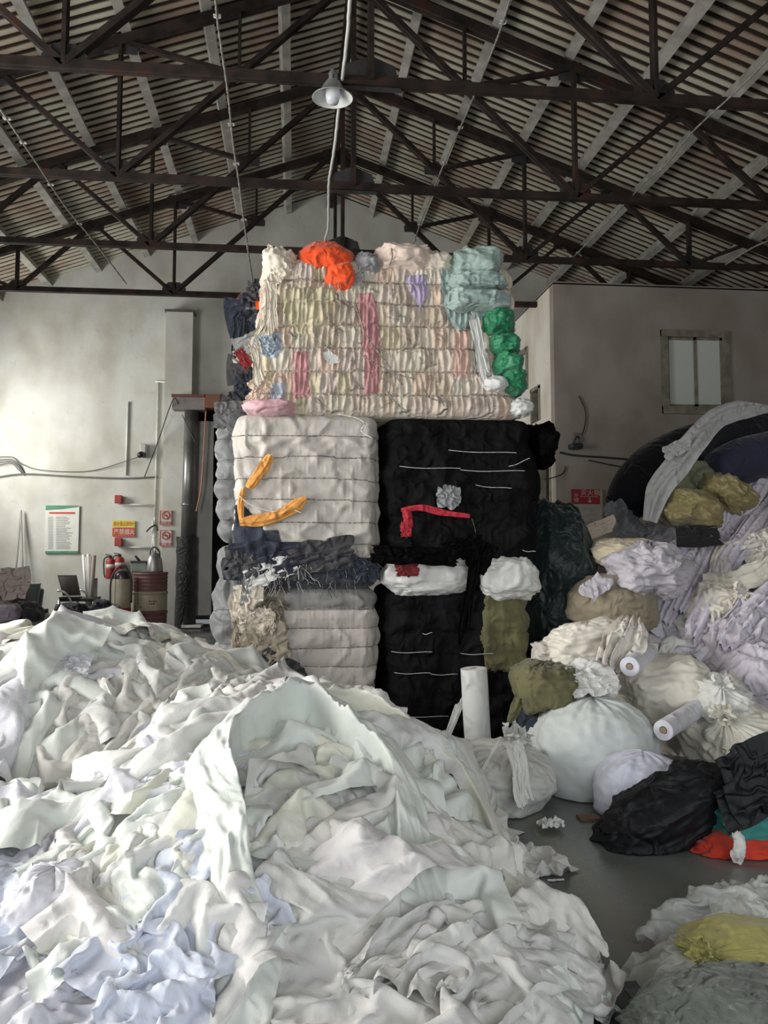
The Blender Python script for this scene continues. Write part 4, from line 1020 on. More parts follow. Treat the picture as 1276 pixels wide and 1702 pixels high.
# cover layer: jittered grid of sheets over the whole heap
r = random.Random(4); pts = []
for i in range(12):
    for j in range(10):
        x = -3.6 + i * .41 + r.uniform(-.15, .15); y = 2.1 + j * .50 + r.uniform(-.18, .18)
        h = float(HM(x, y)); 
        if h < .05: continue
        if x > -.62 and y > 5.45: continue
        p = _R.transposed() @ Vector((x, y, h + .05 - CAM_H)); u_ = PPX - F_PX * p.x / p.z; v_ = PPY + F_PX * p.y / p.z
        if math.hypot((u_ - 545) / 170, (v_ - 1370) / 150) < 1 or (u_ < 300 and v_ > 1610): continue
        if -160 < u_ < 1100 and v_ < 1840: pts.append((y, x, h, u_, v_))
pts.sort(reverse=True); loose = []
tps = [a + b for a in ('t1', 't6', 't8', 't7', 't9', 't5', 't6', 't1') for b in 'ab']
for y, x, h, u_, v_ in pts:
    if u_ < 430 and v_ > 1600: m = r.choice([W5, W4, W1])
    elif u_ < 330 and v_ > 1250: m = r.choice([W1, W3, W4, W3, W2, W1])
    elif u_ > 640: m = r.choice([W7, W2, W8, W7, W1])
    else: m = r.choice([W3, W3, W1, W1, W2, W6, W7, W4, W8])
    near = y < 4.4
    zr, zc = zone(u_, v_); tint = {W1.name: 'plain white', W2.name: 'warm white', W3.name: 'greenish white', W4.name: 'lilac white', W5.name: 'pale blue', W6.name: 'ivory', W7.name: 'grey white', W8.name: 'pinkish white'}[m.name]
    loose.append((drape('crumpled_cloth', HM, (x, y), r.uniform(1.15, 1.8) * (.45 if x > .45 else 1), r.uniform(0, 6.28), r.choice(tps), m, lift=r.uniform(-.03, .03), hz=r.uniform(.6, .95), asp=r.uniform(.7, 1.1), mirror=r.random() < .5,
          fine=near, cat='cloth', group=gl), f'{tint} loose cloth on the {zr} of the heap, {zc}'))
def settle(items, common):
    for o, lb in items:
        n = sum(1 for _, l2 in items if l2 == lb)
        o['label'] = lb if n == 1 else common
        if n == 1: del o['group']
settle(loose, 'white crumpled cloth lying among the loose cloths of the heap')
# pieces that can be picked out
P_ = [(300, 1085, 1.25, .3, 't6', W3, 'large greenish white sheet peaked on the far crest of the heap', .03, 1),
      (120, 1110, 1.3, 2.2, 't1', W1, 'white sheet with a wide smooth fold at the far left of the heap', .02, 1),
      (330, 1190, 1.1, 1.2, 't7', W7, 'grey shaded sheet twisted on the slope below the far crest', .03, 1),
      (215, 1250, 1.1, 2.9, 't5', W2, 'warm white cloth with long parallel folds left of the lilac knot', .03, 1),
      (290, 1225, .36, .5, 't9', W4, 'small lilac white cloth knot in the middle of the far heap', .07, 0),
      (115, 1130, .26, .1, 't8', W4, 'tiny lilac scrap on the far left of the heap', .08, 0),
      (60, 1290, 1.0, 1.9, 't8', W2, 'white cloth with hanging folds at the left frame edge', .03, 1),
      (110, 1380, .9, .2, 't6', W4, 'pale bluish sheet draped under the hanging folds on the left', .03, 1),
      (455, 1290, 1.0, .8, 't1b', W6, 'ivory sheet ridged above left of the swirled sheet', .04, 1),
      (330, 1320, .45, 1.3, 't5', W4, 'narrow lilac cloth strip left of the swirled sheet', .07, 0),
      (560, 1175, .85, .2, 't8', W4, 'lilac tinted sheet on the far end of the near mound beside the bales', .04, 1),
      (650, 1215, .9, 1.2, 't1', W7, 'grey white sheet with angular folds right of the near crest', .03, 1),
      (715, 1350, .75, 2.1, 't6', W8, 'smooth pinkish white sheet sliding down the right flank', .03, 1),
      (700, 1480, .9, .7, 't6b', W2, 'crumpled warm white cloth on the middle of the right flank', .05, 1),
      (850, 1500, .62, 1.7, 't9', W7, 'greyish cloth with knots at the right foot of the heap', .03, 1),
      (890, 1620, .5, .4, 't8', W3, 'bright crumpled cloth at the lower right foot of the heap', .04, 1),
      (820, 1620, .8, 2.3, 't5', W7, 'long twisted white strip at the lower right of the heap', .06, 1),
      (630, 1640, 1.0, .9, 't1', W7, 'wide smooth grey white sheet at the bottom centre', .05, 1),
      (250, 1450, .9, .4, 't8', W3, 'greenish white sheet left of the swirled sheet', .05, 1),
      (215, 1500, .6, 2.0, 't1b', W6, 'ivory sheet with a yellowish hollow on the lower left slope', .05, 1),
      (320, 1480, .6, 3.0, 't6', W1, 'white puffed sheet with fingers of folds above the blue cloth', .07, 1),
      (300, 1610, .62, .8, 't8', W5, 'pale blue crumpled cloth at the front edge of the heap', .08, 1),
      (260, 1640, .45, 2.6, 't9', W5, 'pale blue cloth spilling onto the floor at the bottom left', .05, 1),
      (10, 1570, .5, 1.2, 't8', W5, 'blue tinted cloth at the left frame edge near the floor', .06, 1),
      (130, 1600, .7, 1.5, 't1', W4, 'lilac white sheet edge spread on the floor at the lower left', .03, 1)]
for px, py, s, rt, tp, m, lb, lf, sb in P_:
    on_pile(px, py, s, rt, tp, m, lb, lift=lf + .015, hz=.8, fine=py > 1270)
# puffed bag-like piece at the lower left, knotted cloth above it
c = hit(HM, 85, 1535, 1.7, 7)
sack('crumpled_cloth', c + [0, .02, .02], (.15, .16, .13), W4, 301, wr=.06, label='puffed lilac white bundle at the lower left of the heap', cat='cloth')
# the big swirled sheet: a rolled crest sweeping round a hollow
def swirl(px, py, R0, mat, label, a0, a1, seed, R1=None, crest=.11, wd=.075, inner=True, squash=1.0, wk=1.0):
    c = hit(HM, px, py, 1.7, 7.0); na, nr = 300, 80
    a = np.linspace(a0, a1, na); rr = np.linspace(.45, 1.55, nr); A, Rr = np.meshgrid(a, rr, indexing='ij')
    env = np.sin(np.linspace(0, math.pi, na))[:, None] ** .5
    R0a = R0 * (1 + .10 * np.sin(A * 2 + seed) + .06 * np.sin(A * 5))
    wob = .05 * (vn(np.cos(A) * 3, np.sin(A) * 3, Rr * 2, seed) - .5)
    rad = Rr * R0a + wob; t = (rad - R0a) / wd
    prof = np.where(t < 0, np.exp(-(np.abs(t) / .55) ** 1.6), np.exp(-(np.abs(t) / 2.3) ** 1.4))
    wrk = ridge(A * 3.2 + Rr * 4, Rr * 3 + A * .6, 0, seed, 3) - .5
    wr2 = ridge(A * 9 + 3 * Rr, Rr * 2.2, 0, seed + 4, 2) - .5
    lean = -.05 * prof * env
    x = c[0] + (rad + lean) * np.cos(A); y = c[1] + (rad + lean) * np.sin(A) * squash
    z = HM(x, y) + .085 + crest * prof * env + wk * (.6 * folds('t6a', A / 3.1, Rr * .9) + .5 * folds('t8b', A / 1.1 + Rr, Rr * 1.3) + .25 * folds('t3a', A * 1.6 + 2 * Rr, Rr * 2)) + .02 * wrk + .01 * wr2
    edge = np.clip((1.55 - Rr) / .3, 0, 1) * np.clip((Rr - .45) / .1, 0, 1)
    z = z - .05 * (1 - edge)
    mk('crumpled_cloth', np.stack([x, y, z], -1), quads(na, nr), mat, None, (c[0], c[1], c[2]), label=label, cat='cloth')
    return c
c = swirl(520, 1375, .30, W3, 'large greenish white sheet swirled into a rolled crest on the near mound', -.5, 4.4, 3, crest=.18, wd=.05, squash=1.75, wk=.5)
drape('crumpled_cloth', HM, (c[0], c[1]), 1.0, .4, 't6b', W3, lift=.03, hz=1.0, asp=1.3, sub=1, label='greenish sheet with fan folds inside the swirled crest', cat='cloth')
swirl(600, 1340, .47, W6, 'outer ivory sheet sweeping round the swirled sheet', -.3, 2.4, 8, crest=.12, wd=.055, squash=1.5, wk=.6)
# small scrap on the floor
c = on_floor(915, 1378)
plane_sheet('cloth_scrap', (c.x, c.y, .02), (.2, 0, 0), (0, .17, 0), 't3', W1, 1.6, label='small crumpled white scrap alone on the dark floor', cat='cloth')
c = on_floor(885, 1466)
plane_sheet('paper_scrap', (c.x + .1, c.y, .004), (.09, 0, 0), (0, .03, 0), 't8', W1, .5, step=2, label='tiny white shred on the floor right of the heap', cat='scrap')

# ================================================================ heap of sacks on the right
HR = mound_field([(4.3, 8.0, 2.4, 2.4, 1.75), (3.9, 6.9, 1.7, 1.6, 1.15), (3.4, 6.3, 1.3, 1.1, .75)])
gx = np.linspace(1.35, 6.6, 150); gy = np.linspace(4.4, 10.1, 150); GX, GY = np.meshgrid(gx, gy, indexing='ij'); hh = HR(GX, GY)
hn = np.where(hh > .01, np.maximum(hh - .10 + .12 * (ridge(GX * 3, GY * 3, 0, 13, 3) - .5), 0), -.03)
VV = np.stack([GX, GY, hn], -1); q = quads(150, 150); q = q[(VV.reshape(-1, 3)[q][:, :, 2] > -.02).any(1)]
M_lav = fabric('lavender_cotton', (.72, .67, .76), var=.05, bump=.2)
M_bei = fabric('beige_white_cloth', (.79, .74, .67), var=.05, bump=.2)
M_off = fabric('off_white_sacking', (.74, .74, .70), var=.03, rough=.6, bump=.12, scale=6)
M_crm = fabric('cream_sacking', (.80, .76, .66), var=.04, rough=.6, bump=.12, scale=6)
M_pal = fabric('pale_green_white_sack', (.72, .77, .75), var=.02, rough=.55, bump=.1, scale=5)
mk('cloth_heap', VV, q, M_bei, None, (4, 7, 0), label='inner mass of the pale sack heap at the right wall', cat='cloth heap', kind='stuff')
gr = 'loose pale cloths on the right heap'; loose2 = []
def on_heap(px, py, size, rot, tpl, mat, label=None, lift=.03, **kw):
    c = hit(HR, px, py, 3.5, 11)
    row = 'top' if py < 900 else 'upper part' if py < 970 else 'middle' if py < 1050 else 'lower part'; col = 'inner side' if px < 1120 else 'centre' if px < 1200 else 'by the frame edge'
    tint = {M_lav.name: 'lilac', M_bei.name: 'beige', M_crm.name: 'cream', W1.name: 'plain white', W4.name: 'bluish white'}[mat.name]
    o = drape('crumpled_cloth', HR, c, size, rot, tpl, mat, lift=lift, cat='cloth', group=gr, **kw); loose2.append((o, f'{tint} loose cloth on the {row} of the right heap, {col}')); return o
r = random.Random(9)
for i in range(11):
    for j in range(8):
        px = 1030 + i * 28 + r.uniform(-14, 14); py = 850 + j * 46 + r.uniform(-16, 16)
        if px < 1215 - (py - 800) * 1.2 or py > 1120: continue
        m = r.choice([M_lav, M_lav, M_bei, M_crm, W1, W4]) if px - 1030 > (py - 1000) * .4 else r.choice([M_bei, M_crm, M_lav])
        on_heap(px, py, r.uniform(.55, .9), r.uniform(0, 6.28), r.choice(['t2b', 't1b', 't5b', 't8b', 't1', 't6', 't9']), m, lift=r.uniform(0, .08), hz=r.uniform(.8, 1.2), fine=False)
settle(loose2, 'pale crumpled cloth among the loose cloths on the right heap')
def S3(px, py, lift=.05):
    c = hit(HR, px, py, 3.5, 11)
    if c[1] > 8.2: c = np.array(at(px, py, 6.6 + (900 - py) * .004))
    return c + np.array([0, -.06 - lift, lift])
# trailing gathered strips, lilac and beige
for k, (pts, w, m, lb) in enumerate(((((1262, 800), (1235, 840), (1195, 890), (1160, 950), (1110, 1040)), .10, M_lav, 'long lilac strip trailing from the top right of the heap'),
        (((1240, 815), (1200, 870), (1150, 920), (1120, 985), (1085, 1060)), .09, M_lav, 'lilac strip running beside the mesh bag'),
        (((1270, 850), (1230, 910), (1190, 960), (1150, 1050), (1130, 1090)), .10, M_lav, 'lilac strip in the middle of the heap'),
        (((1275, 900), (1230, 930), (1185, 945), (1170, 1000), (1172, 1075)), .07, M_bei, 'beige twisted strip hanging in the middle of the heap'),
        (((1276, 960), (1240, 985), (1195, 1000), (1150, 1000)), .11, M_crm, 'cream cloth band lying across the right heap'),
        (((1180, 960), (1185, 1010), (1200, 1050), (1190, 1090)), .06, M_bei, 'knotted beige strip below the cream band'),
        (((1276, 1010), (1240, 1050), (1210, 1085), (1180, 1120)), .14, M_lav, 'broad lilac fold at the right frame edge'))):
    strip('cloth_strip', [S3(a, b, .10 + .01 * k) for a, b in pts], w, m, k, folds=3, cat='cloth', label=lb)
for k, (px, py, w, h, a, m, tp, lb) in enumerate(((1228, 850, .62, .50, -.9, M_lav, 't5b', 'gathered lilac cloth at the very top of the right heap'), (1180, 905, .55, .50, -.8, M_lav, 't5', 'gathered lilac cloth below the yellow sacks'),
        (1255, 935, .60, .36, .3, M_bei, 't9', 'beige twisted cloth lying over the lilac strips at the frame edge'), (1130, 960, .50, .55, -.9, M_lav, 't8b', 'lilac cloth falling beside the net bag'),
        (1215, 1060, .60, .50, -.7, M_lav, 't5b', 'lilac pleated cloth above the ivory sack'), (1090, 1040, .40, .45, -.9, W4, 't6', 'bluish white cloth beside the ruffled cloth'))):
    p = S3(px, py, .12); plane_sheet('crumpled_cloth', p, (w * math.cos(a), -.1, w * math.sin(a)), (-h * math.sin(a), .18, h * math.cos(a)), tp, m, .8, cat='cloth', label=lb)
def hsack(nm, px, py, Y, rx, rz, ry, mat, seed, lab, cat='sack', **kw):
    kw['wr'] = kw.get('wr', .05) * 1.35
    s = ppm(Y); c = at(px, py, Y)
    return sack(nm, c, (rx * s, ry, rz * s), mat, seed, label=lab, cat=cat, **kw)
hsack('dark_bag', 922, 985, 6.55, 62, 150, .42, fabric('green_black_bag', (.004, .018, .017), rough=.45, var=.2, bump=.2, spec=.4), 101, 'large green black bag standing between the black bales and the pale heap', wr=.03, sq=2.5, floor_z=0)
hsack('sack', 985, 1255, 4.85, 108, 92, .38, M_pal, 102, 'big round pale greenish white sack on the floor', wr=.03, crease=.45, sq=2.3, floor_z=0, lump=.08, nu=140, nv=90)
hsack('sack', 822, 1296, 4.6, 90, 58, .30, fabric('grey_white_sacking', (.60, .60, .56), bump=.15), 103, 'grey white sack with a knotted top left of the big round sack', neck=(.25, -.35, 1), wr=.05, crease=.5, sq=2.4, floor_z=0, knot_r=.12, nu=140, nv=90)
c = at(866, 1285, 4.28)
plane_sheet('cloth_tail', at(864, 1288, 4.24), (.20, 0, -.02), (-.05, .06, .30), 't5', M_off, .7, cat='cloth', label='white knotted cloth tail hanging over the grey white sack')
plane_sheet('cloth_tail', at(812, 1262, 4.27), (.07, 0, .05), (.10, .05, .16), 't5b', M_off, .6, cat='cloth', label='thin white tie running down the left of the grey white sack')
hsack('sack', 1068, 1315, 4.35, 80, 62, .26, fabric('lavender_white_sack', (.68, .70, .82), var=.02, rough=.6, bump=.1), 104, 'lavender white sack behind the long black bag', wr=.02, sq=2.3, floor_z=0)
hsack('sack', 1105, 1150, 5.3, 75, 62, .34, M_crm, 105, 'cream white tied sack above the white roll', neck=(.9, -.35, .1), crease=.5, wr=.06, sq=2.3, knot_r=.13, nu=140, nv=90)
ivory = hsack('sack', 1228, 1235, 4.95, 88, 66, .38, fabric('ivory_sack', (.80, .775, .68), bump=.12), 106, 'ivory sack marked 23 with its tied top pointing to the left', neck=(-.55, -.5, .75), crease=.5, wr=.06, sq=2.3, knot_r=.10, nu=150, nv=90)
hsack('sack', 1245, 1130, 5.4, 60, 55, .3, M_lav, 107, 'lilac sack at the right frame edge above the ivory sack', neck=(.6, -.3, .5), wr=.06)
hsack('sack', 1190, 1175, 5.0, 50, 44, .22, M_off, 108, 'white knotted bundle between the cream sack and the ivory sack', neck=(-.2, -.6, .8), wr=.07, knot_r=.08)
hsack('sack', 982, 1068, 5.55, 72, 34, .2, M_crm, 109, 'cream rolled bundle lying under the olive mesh bag', wr=.06, sq=2.8, tilt=(0, math.radians(-8)))
strip('ruffled_cloth', [at(1050, 1035, 5.3), at(1040, 1065, 5.25), at(1022, 1095, 5.2), at(1015, 1115, 5.2)], .13, M_bei, 9, folds=4, amp=.5, cat='cloth', label='ruffled beige cloth at the right end of the cream rolled bundle')
hsack('sack', 1018, 1003, 6.1, 74, 50, .3, fabric('taupe_mesh_sack', (.30, .255, .18), rough=.6, bump=.2), 110, 'taupe mesh covered sack under the lilac white mesh bag', wr=.03, sq=2.8)
M_net = fabric('lilac_white_net', (.66, .62, .68), bump=.2, thin=.15)
hsack('sack', 1078, 948, 5.95, 68, 46, .28, M_net, 111, 'lilac white net bag bulging above the taupe sack', wr=.07, sq=2.2)
on_ = plane_sheet('net_cloth', at(990, 975, 5.8), (-.30, -.05, -.30), (-.10, .05, .10), 't5', M_net, .3, cat='cloth', label='thin net hanging down the left side of the taupe sack')
hsack('sack', 1035, 920, 6.3, 58, 26, .25, fabric('pale_yellow_sack', (.76, .66, .48), bump=.12), 112, 'pale yellow sack on top beside the dark green bag', wr=.04, sq=2.6)
plane_sheet('beige_rag', at(990, 880, 6.5), (.36, 0, .12), (.02, .05, .16), 't1', fabric('dusky_beige', (.50, .42, .34)), .5, cat='cloth', label='dusky beige rag between the room wall and the pale yellow sack')
hsack('sack', 978, 1134, 5.1, 44, 32, .2, W1, 113, 'white crumpled bundle right of the olive sack', wr=.10, sq=2.0, neck=(-.6, -.6, .3), knot_r=.1)
plane_sheet('white_cloth', at(985, 1135, 4.85), (.34, 0, .02), (0, .16, .16), 't1', W1, 1.0, cat='cloth', label='white cloth crumpled over the bundle right of the olive sack')
hsack('sack', 905, 1142, 5.05, 50, 40, .24, M_olive, 114, 'olive drill sack drooping beside the lower black bale', wr=.05, sq=2.9, lump=.08)
strip('olive_tail', [at(868, 1150, 5.0), at(858, 1175, 5.0), at(847, 1200, 5.02)], .035, M_olive, 3, folds=1, cat='cloth', label='olive cloth tail hanging from the olive sack')
hsack('sack', 905, 1205, 5.1, 42, 30, .25, fabric('midnight_blue_sack', (.02, .032, .055)), 115, 'midnight blue sack behind the big round sack', wr=.03)
hsack('sack', 925, 1090, 5.9, 40, 26, .2, M_bei, 118, 'beige bundle left of the cream rolled bundle', wr=.06)
hsack('sack', 1225, 1075, 5.7, 60, 50, .3, fabric('lilac_sack', (.66, .60, .66)), 119, 'lilac pink sack behind the ivory sack at the right edge', wr=.05)
hsack('sack', 1190, 1010, 6.0, 44, 40, .25, M_crm, 120, 'cream sack half buried in lilac strips', wr=.07, neck=(.1, -.8, .5), knot_r=.09)
# olive yellow sacks and rolls at the top
M_ys = fabric('olive_yellow_plastic', (.27, .225, .095), rough=.35, spec=.5, bump=.2, var=.08)
hsack('sack', 1143, 848, 6.6, 50, 33, .3, M_ys, 121, 'glossy olive yellow sack with a seam, lower of two', wr=.05, sq=2.6, tilt=(0, math.radians(18)))
hsack('sack', 1200, 825, 6.75, 46, 32, .3, M_ys, 122, 'glossy olive yellow sack, upper right of two', wr=.05, sq=2.6, tilt=(0, math.radians(35)))
hsack('sack', 1150, 800, 7.0, 44, 34, .3, fabric('dull_green_sack', (.20, .21, .13), rough=.5), 123, 'dull green sack behind the two yellow sacks', wr=.04)
plane_sheet('black_rag', at(1160, 890, 6.2), (.40, 0, 0), (0, .1, .2), 't6', fabric('black_rag_cloth', (.012, .012, .014), bump=.3), .6, cat='cloth', label='black rag under the yellow sacks')
M_bk = fabric('black_roll_cloth', (.010, .011, .016), var=.1, rough=.75, bump=.15)
M_nv = fabric('navy_roll_cloth', (.018, .020, .045), var=.1, rough=.8, bump=.15)
def roll(name, pts, rad, mat, lab, seed=0, n=60, m=36, cat='fabric roll', wr=.02, end=True):
    P = spline(pts, n); s = np.linspace(0, 1, n); rr = rad * (1 - .10 * (2 * s - 1) ** 8) * np.where((s < .02) | (s > .98), .75, 1)
    V, Fq = tube_vf(P, rr, m); V = V.reshape(n, m, 3); C0 = P[:, None]; d = V - C0
    t = np.arange(m)[None] / m * 2 * math.pi; k = 1 + wr * 2 * (ridge(s[:, None] * 3 + np.cos(t), np.sin(t) * 1.5, 0, seed, 3) - .5) + .06 * np.sin(t * 2 + seed)
    V = C0 + d * k[..., None]
    VV_ = V.reshape(-1, 3); f = [tuple(x) for x in Fq.tolist()] + [tuple(range(m)), tuple((n - 1) * m + i for i in reversed(range(m)))]
    return mk(name, VV_, f, mat, None, tuple(P[0]), label=lab, cat=cat)
roll('long_bolster', [at(1038, 850, 7.3), at(1062, 800, 7.35), at(1105, 762, 7.5), at(1170, 735, 7.7), at(1260, 715, 7.9)], .20, M_bk, 'long black bolster arching up to the right under the room window', 3)
roll('long_bolster', [at(1185, 772, 7.0), at(1230, 735, 7.1), at(1290, 722, 7.2), at(1390, 715, 7.3)], .27, M_bk, 'thick black bolster wrapped in white net at the top right', 4)
roll('long_bolster', [at(1190, 790, 6.7), at(1240, 765, 6.75), at(1330, 748, 6.8), at(1420, 740, 6.8)], .19, M_nv, 'navy bolster below the net wrapped bolster', 5)
strip('net_strip', [at(1275, 682, 6.85), at(1235, 684, 6.75), at(1190, 700, 6.65), at(1155, 735, 6.55), at(1125, 775, 6.5), at(1095, 815, 6.5), at(1080, 868, 6.5)], .10, fabric('white_net', (.50, .50, .50), thin=.2), 12, folds=2, amp=.25, up=(-.3, -.8, .4), cat='cloth', label='white net strip draped over the black bolsters')
plane_sheet('net_knot', at(1125, 745, 6.45), (.26, 0, .12), (-.02, .05, .14), 't1', fabric('white_net', (.5, .5, .5)), .8, cat='cloth', label='bunched end of white net on the long black bolster')
strip('plastic_sheet', [at(1020, 840, 7.0), at(1032, 875, 6.9), at(1060, 905, 6.8)], .16, fabric('grey_plastic', (.16, .17, .18), rough=.4), 13, folds=2, cat='cloth', label='grey plastic sheet under the end of the long black bolster')
# white rolls
def straight_roll(nm, p, q, rad, lab, mat=W1, core=.022):
    p, q = np.array(p), np.array(q); L_ = np.linalg.norm(q - p); n, m = 26, 32
    s = np.linspace(0, 1, n); V, Fq = tube_vf([p + (q - p) * t for t in s], rad, m)
    V = V.reshape(n, m, 3); V += (V - (p + (q - p) * s[:, None])[:, None]) * (.05 * (vn(s[:, None] * 6, np.arange(m)[None] * .4, 0, 5) - .5))[..., None]
    root = empty(nm, tuple(p if p[2] < q[2] else q), lab, 'fabric roll')
    mk('wound_cloth', V, Fq, mat, root)
    ax = (q - p) / L_
    for e, c in ((-1, p), (1, q)):
        vs, n_ = [], 5
        tb, _ = tube_vf([c, c + ax * .001], 1.0, m); d0 = tb[:m] - c
        for k, (r_, dz) in enumerate(((rad, 0), (rad * .8, .004), (rad * .5, -.003), (core * 1.1, .003), (core, 0), (core * .8, -.03))): vs.append(c + d0 * r_ + ax * e * dz)
        mk('roll_end', np.vstack(vs), quads(6, m, wrap_v=True)[:, ::e], mat, root)
    g = G(); g.tube([p - ax * .004, q + ax * .004], core * .82, 16, True); g.make('cardboard_core', plain('cardboard', (.30, .24, .17), .9), root)
    return root
b0 = on_floor(794, 1262); Yr = 5.25
c0, c1 = at(796, 1245, Yr), at(786, 1112, Yr)
straight_roll('cloth_roll', (at(797, 1290, Yr).x, Yr, .0), at(787, 1111, Yr), 22 * ppm(Yr), 'white roll of cloth standing upright before the lower black bale', W1)
plane_sheet('white_sheet', at(748, 1210, 5.3), (.16, 0, .12), (.17, .02, .42), 't5', W1, .35, cat='cloth', label='white sheet hanging slantwise left of the upright roll')
straight_roll('cloth_roll', at(1102, 1214, 4.55), at(1168, 1172, 5.0), 17 * ppm(4.6), 'white roll of cloth lying below the cream tied sack', W4)
straight_roll('cloth_roll', at(1046, 1108, 5.0), at(1078, 1084, 5.4), 16 * ppm(5.2), 'short lilac white roll right of the ruffled cloth', W4)
# handwritten 23 on the ivory sack
from mathutils.bvhtree import BVHTree
def on_surface(root, px, py, lift=.003):
    body = [o for o in root.children if o.name.startswith('body')][0]; me = body.data
    b0 = Vector(wloc(body)); bvh = BVHTree.FromPolygons([v.co + b0 for v in me.vertices], [tuple(p.vertices) for p in me.polygons])
    d = ray(px, py).normalized(); h, n, i, t_ = bvh.ray_cast(Vector((0, 0, CAM_H)), d); return (h if h else at(px, py, 4.7)) - d * lift
for pts in (((1199, 1249), (1202, 1245), (1206, 1248), (1204, 1254), (1198, 1264), (1208, 1263)), ((1211, 1247), (1216, 1245), (1217, 1251), (1213, 1255), (1219, 1258), (1217, 1265), (1211, 1265))):
    v, q_ = tube_vf(spline([on_surface(ivory, a, b) for a, b in pts], 20), .0028, 5); mk('pen_mark', v, q_, plain('pen_ink', (.14, .13, .14), .8), ivory)
# black bags and coloured bags at the right
M_bb = fabric('black_polyester', (.006, .007, .010), rough=.6, sheen=0, var=.1, bump=.12, spec=.4)
sack('sack', at(1100, 1356, 3.95), (.335, .19, .145), M_bb, 131, tilt=(0, math.radians(-24)), rot=.1, wr=.06, sq=2.6, floor_z=0, label='long black bag lying on the floor in front of the pale sacks', cat='sack', nu=130, nv=80)
sack('sack', at(1165, 1325, 4.0), (.16, .17, .17), M_bb, 132, wr=.035, sq=2.4, parent=None, label='black swelling bag end resting on the red bag', cat='sack', floor_z=0)
plane_sheet('black_jacket', at(1262, 1292, 3.72), (.40, 0, .12), (-.10, .12, .36), 't1b', M_bb, .8, cat='cloth', label='black crumpled cloth over the teal dotted bag')
plane_sheet('black_jacket', at(1240, 1330, 3.72), (.28, 0, .1), (-.05, .1, .2), 't6', M_bb, .6, cat='cloth', label='black cloth corner hanging over the teal dotted bag')
def dot_mat():
    m, nt, b = nodes('teal_dotted_cotton'); N = nt.nodes; L = nt.links
    g = N.new('ShaderNodeNewGeometry'); v = N.new('ShaderNodeTexVoronoi'); v.inputs['Scale'].default_value = 26; v.inputs['Randomness'].default_value = .25
    L.new(g.outputs['Position'], v.inputs['Vector'])
    mr = N.new('ShaderNodeMapRange'); mr.inputs[1].default_value = .16; mr.inputs[2].default_value = .2; mr.inputs[3].default_value = 1; mr.inputs[4].default_value = 0
    L.new(v.outputs['Distance'], mr.inputs[0]); mx = N.new('ShaderNodeMix'); mx.data_type = 'RGBA'; L.new(mr.outputs[0], mx.inputs[0])
    mx.inputs[6].default_value = (.045, .27, .25, 1); mx.inputs[7].default_value = (.6, .72, .70, 1); L.new(mx.outputs[2], b.inputs['Base Color']); b.inputs['Roughness'].default_value = .7
    return m
sack('sack', at(1240, 1352, 3.92), (.24, .20, .125), dot_mat(), 133, wr=.06, sq=2.5, label='teal bag with white dots on top of the red bag', cat='sack')
rb = sack('sack', at(1228, 1412, 3.85), (.25, .18, .10), fabric('coral_red_cotton', (.72, .055, .03), var=.05, bump=.2), 134, wr=.06, sq=2.6, floor_z=0, label='coral red bag tied with a white strap on the floor', cat='sack')
strip('strap', [at(1222, 1388, 3.66), at(1228, 1405, 3.61), at(1224, 1433, 3.62)], .035, W1, 2, folds=1, up=(0, -1, 0), cat='cloth', label='white strap knotted round the coral red bag')
# brown card scrap
c = on_floor(978, 1362); G().box((c.x - .05, c.y - .03, .001), (c.x + .06, c.y + .05, .012)).make('card_scrap', plain('brown_card', (.25, .16, .11), .9), None, (c.x, c.y, 0), label='brown card scrap on the floor left of the long black bag', cat='cardboard')

# ---------------------------------------------------------------- front right: wrapped sacks
def plastic(name, col, mixw=.55):
    m, nt, b = nodes(name); N = nt.nodes; L = nt.links
    b.inputs['Base Color'].default_value = (*col, 1); b.inputs['Roughness'].default_value = .3; b.inputs['Specular IOR Level'].default_value = .5
    tr = N.new('ShaderNodeBsdfTransparent'); n = N.new('ShaderNodeTexNoise'); n.inputs['Scale'].default_value = 9; n.inputs['Detail'].default_value = 6
    g = N.new('ShaderNodeNewGeometry'); L.new(g.outputs['Position'], n.inputs['Vector'])
    bp = N.new('ShaderNodeBump'); bp.inputs['Strength'].default_value = .5; bp.inputs['Distance'].default_value = .02; L.new(n.outputs['Fac'], bp.inputs['Height']); L.new(bp.outputs[0], b.inputs['Normal'])
    mx = N.new('ShaderNodeMixShader'); mx.inputs[0].default_value = mixw; L.new(tr.outputs[0], mx.inputs[1]); L.new(b.outputs[0], mx.inputs[2]); L.new(mx.outputs[0], N['Material Output'].inputs['Surface'])
    return m
M_film2 = plastic('cloudy_plastic_film', (.62, .64, .62), .62)
M_film3 = plastic('thin_plastic_film', (.70, .72, .68), .5)
M_yg = fabric('yellow_green_sack', (.34, .31, .10), rough=.5, var=.08, bump=.2, spec=.4)
M_gm = fabric('grey_green_mesh_sack', (.13, .15, .13), rough=.45, var=.15, bump=.35, spec=.5, scale=16)
sack('sack', at(1235, 1712, 2.28), (.30, .24, .12), M_gm, 141, wr=.05, sq=2.5, floor_z=0, neck=(-.7, -.35, .2), knot_r=.06, label='dark grey green mesh sack at the bottom right corner', cat='sack', nu=150, nv=90)
sack('sack', at(1245, 1580, 2.62), (.20, .16, .078), M_yg, 142, wr=.05, sq=2.4, neck=(-.75, -.45, .45), knot_r=.055, label='yellow green sack with a twisted corner inside clear film', cat='sack', nu=150, nv=90)
sack('sack', at(1310, 1530, 2.9), (.22, .18, .10), W1, 143, wr=.05, sq=2.4, floor_z=0, label='white filled sack under the clear film at the right edge', cat='sack')
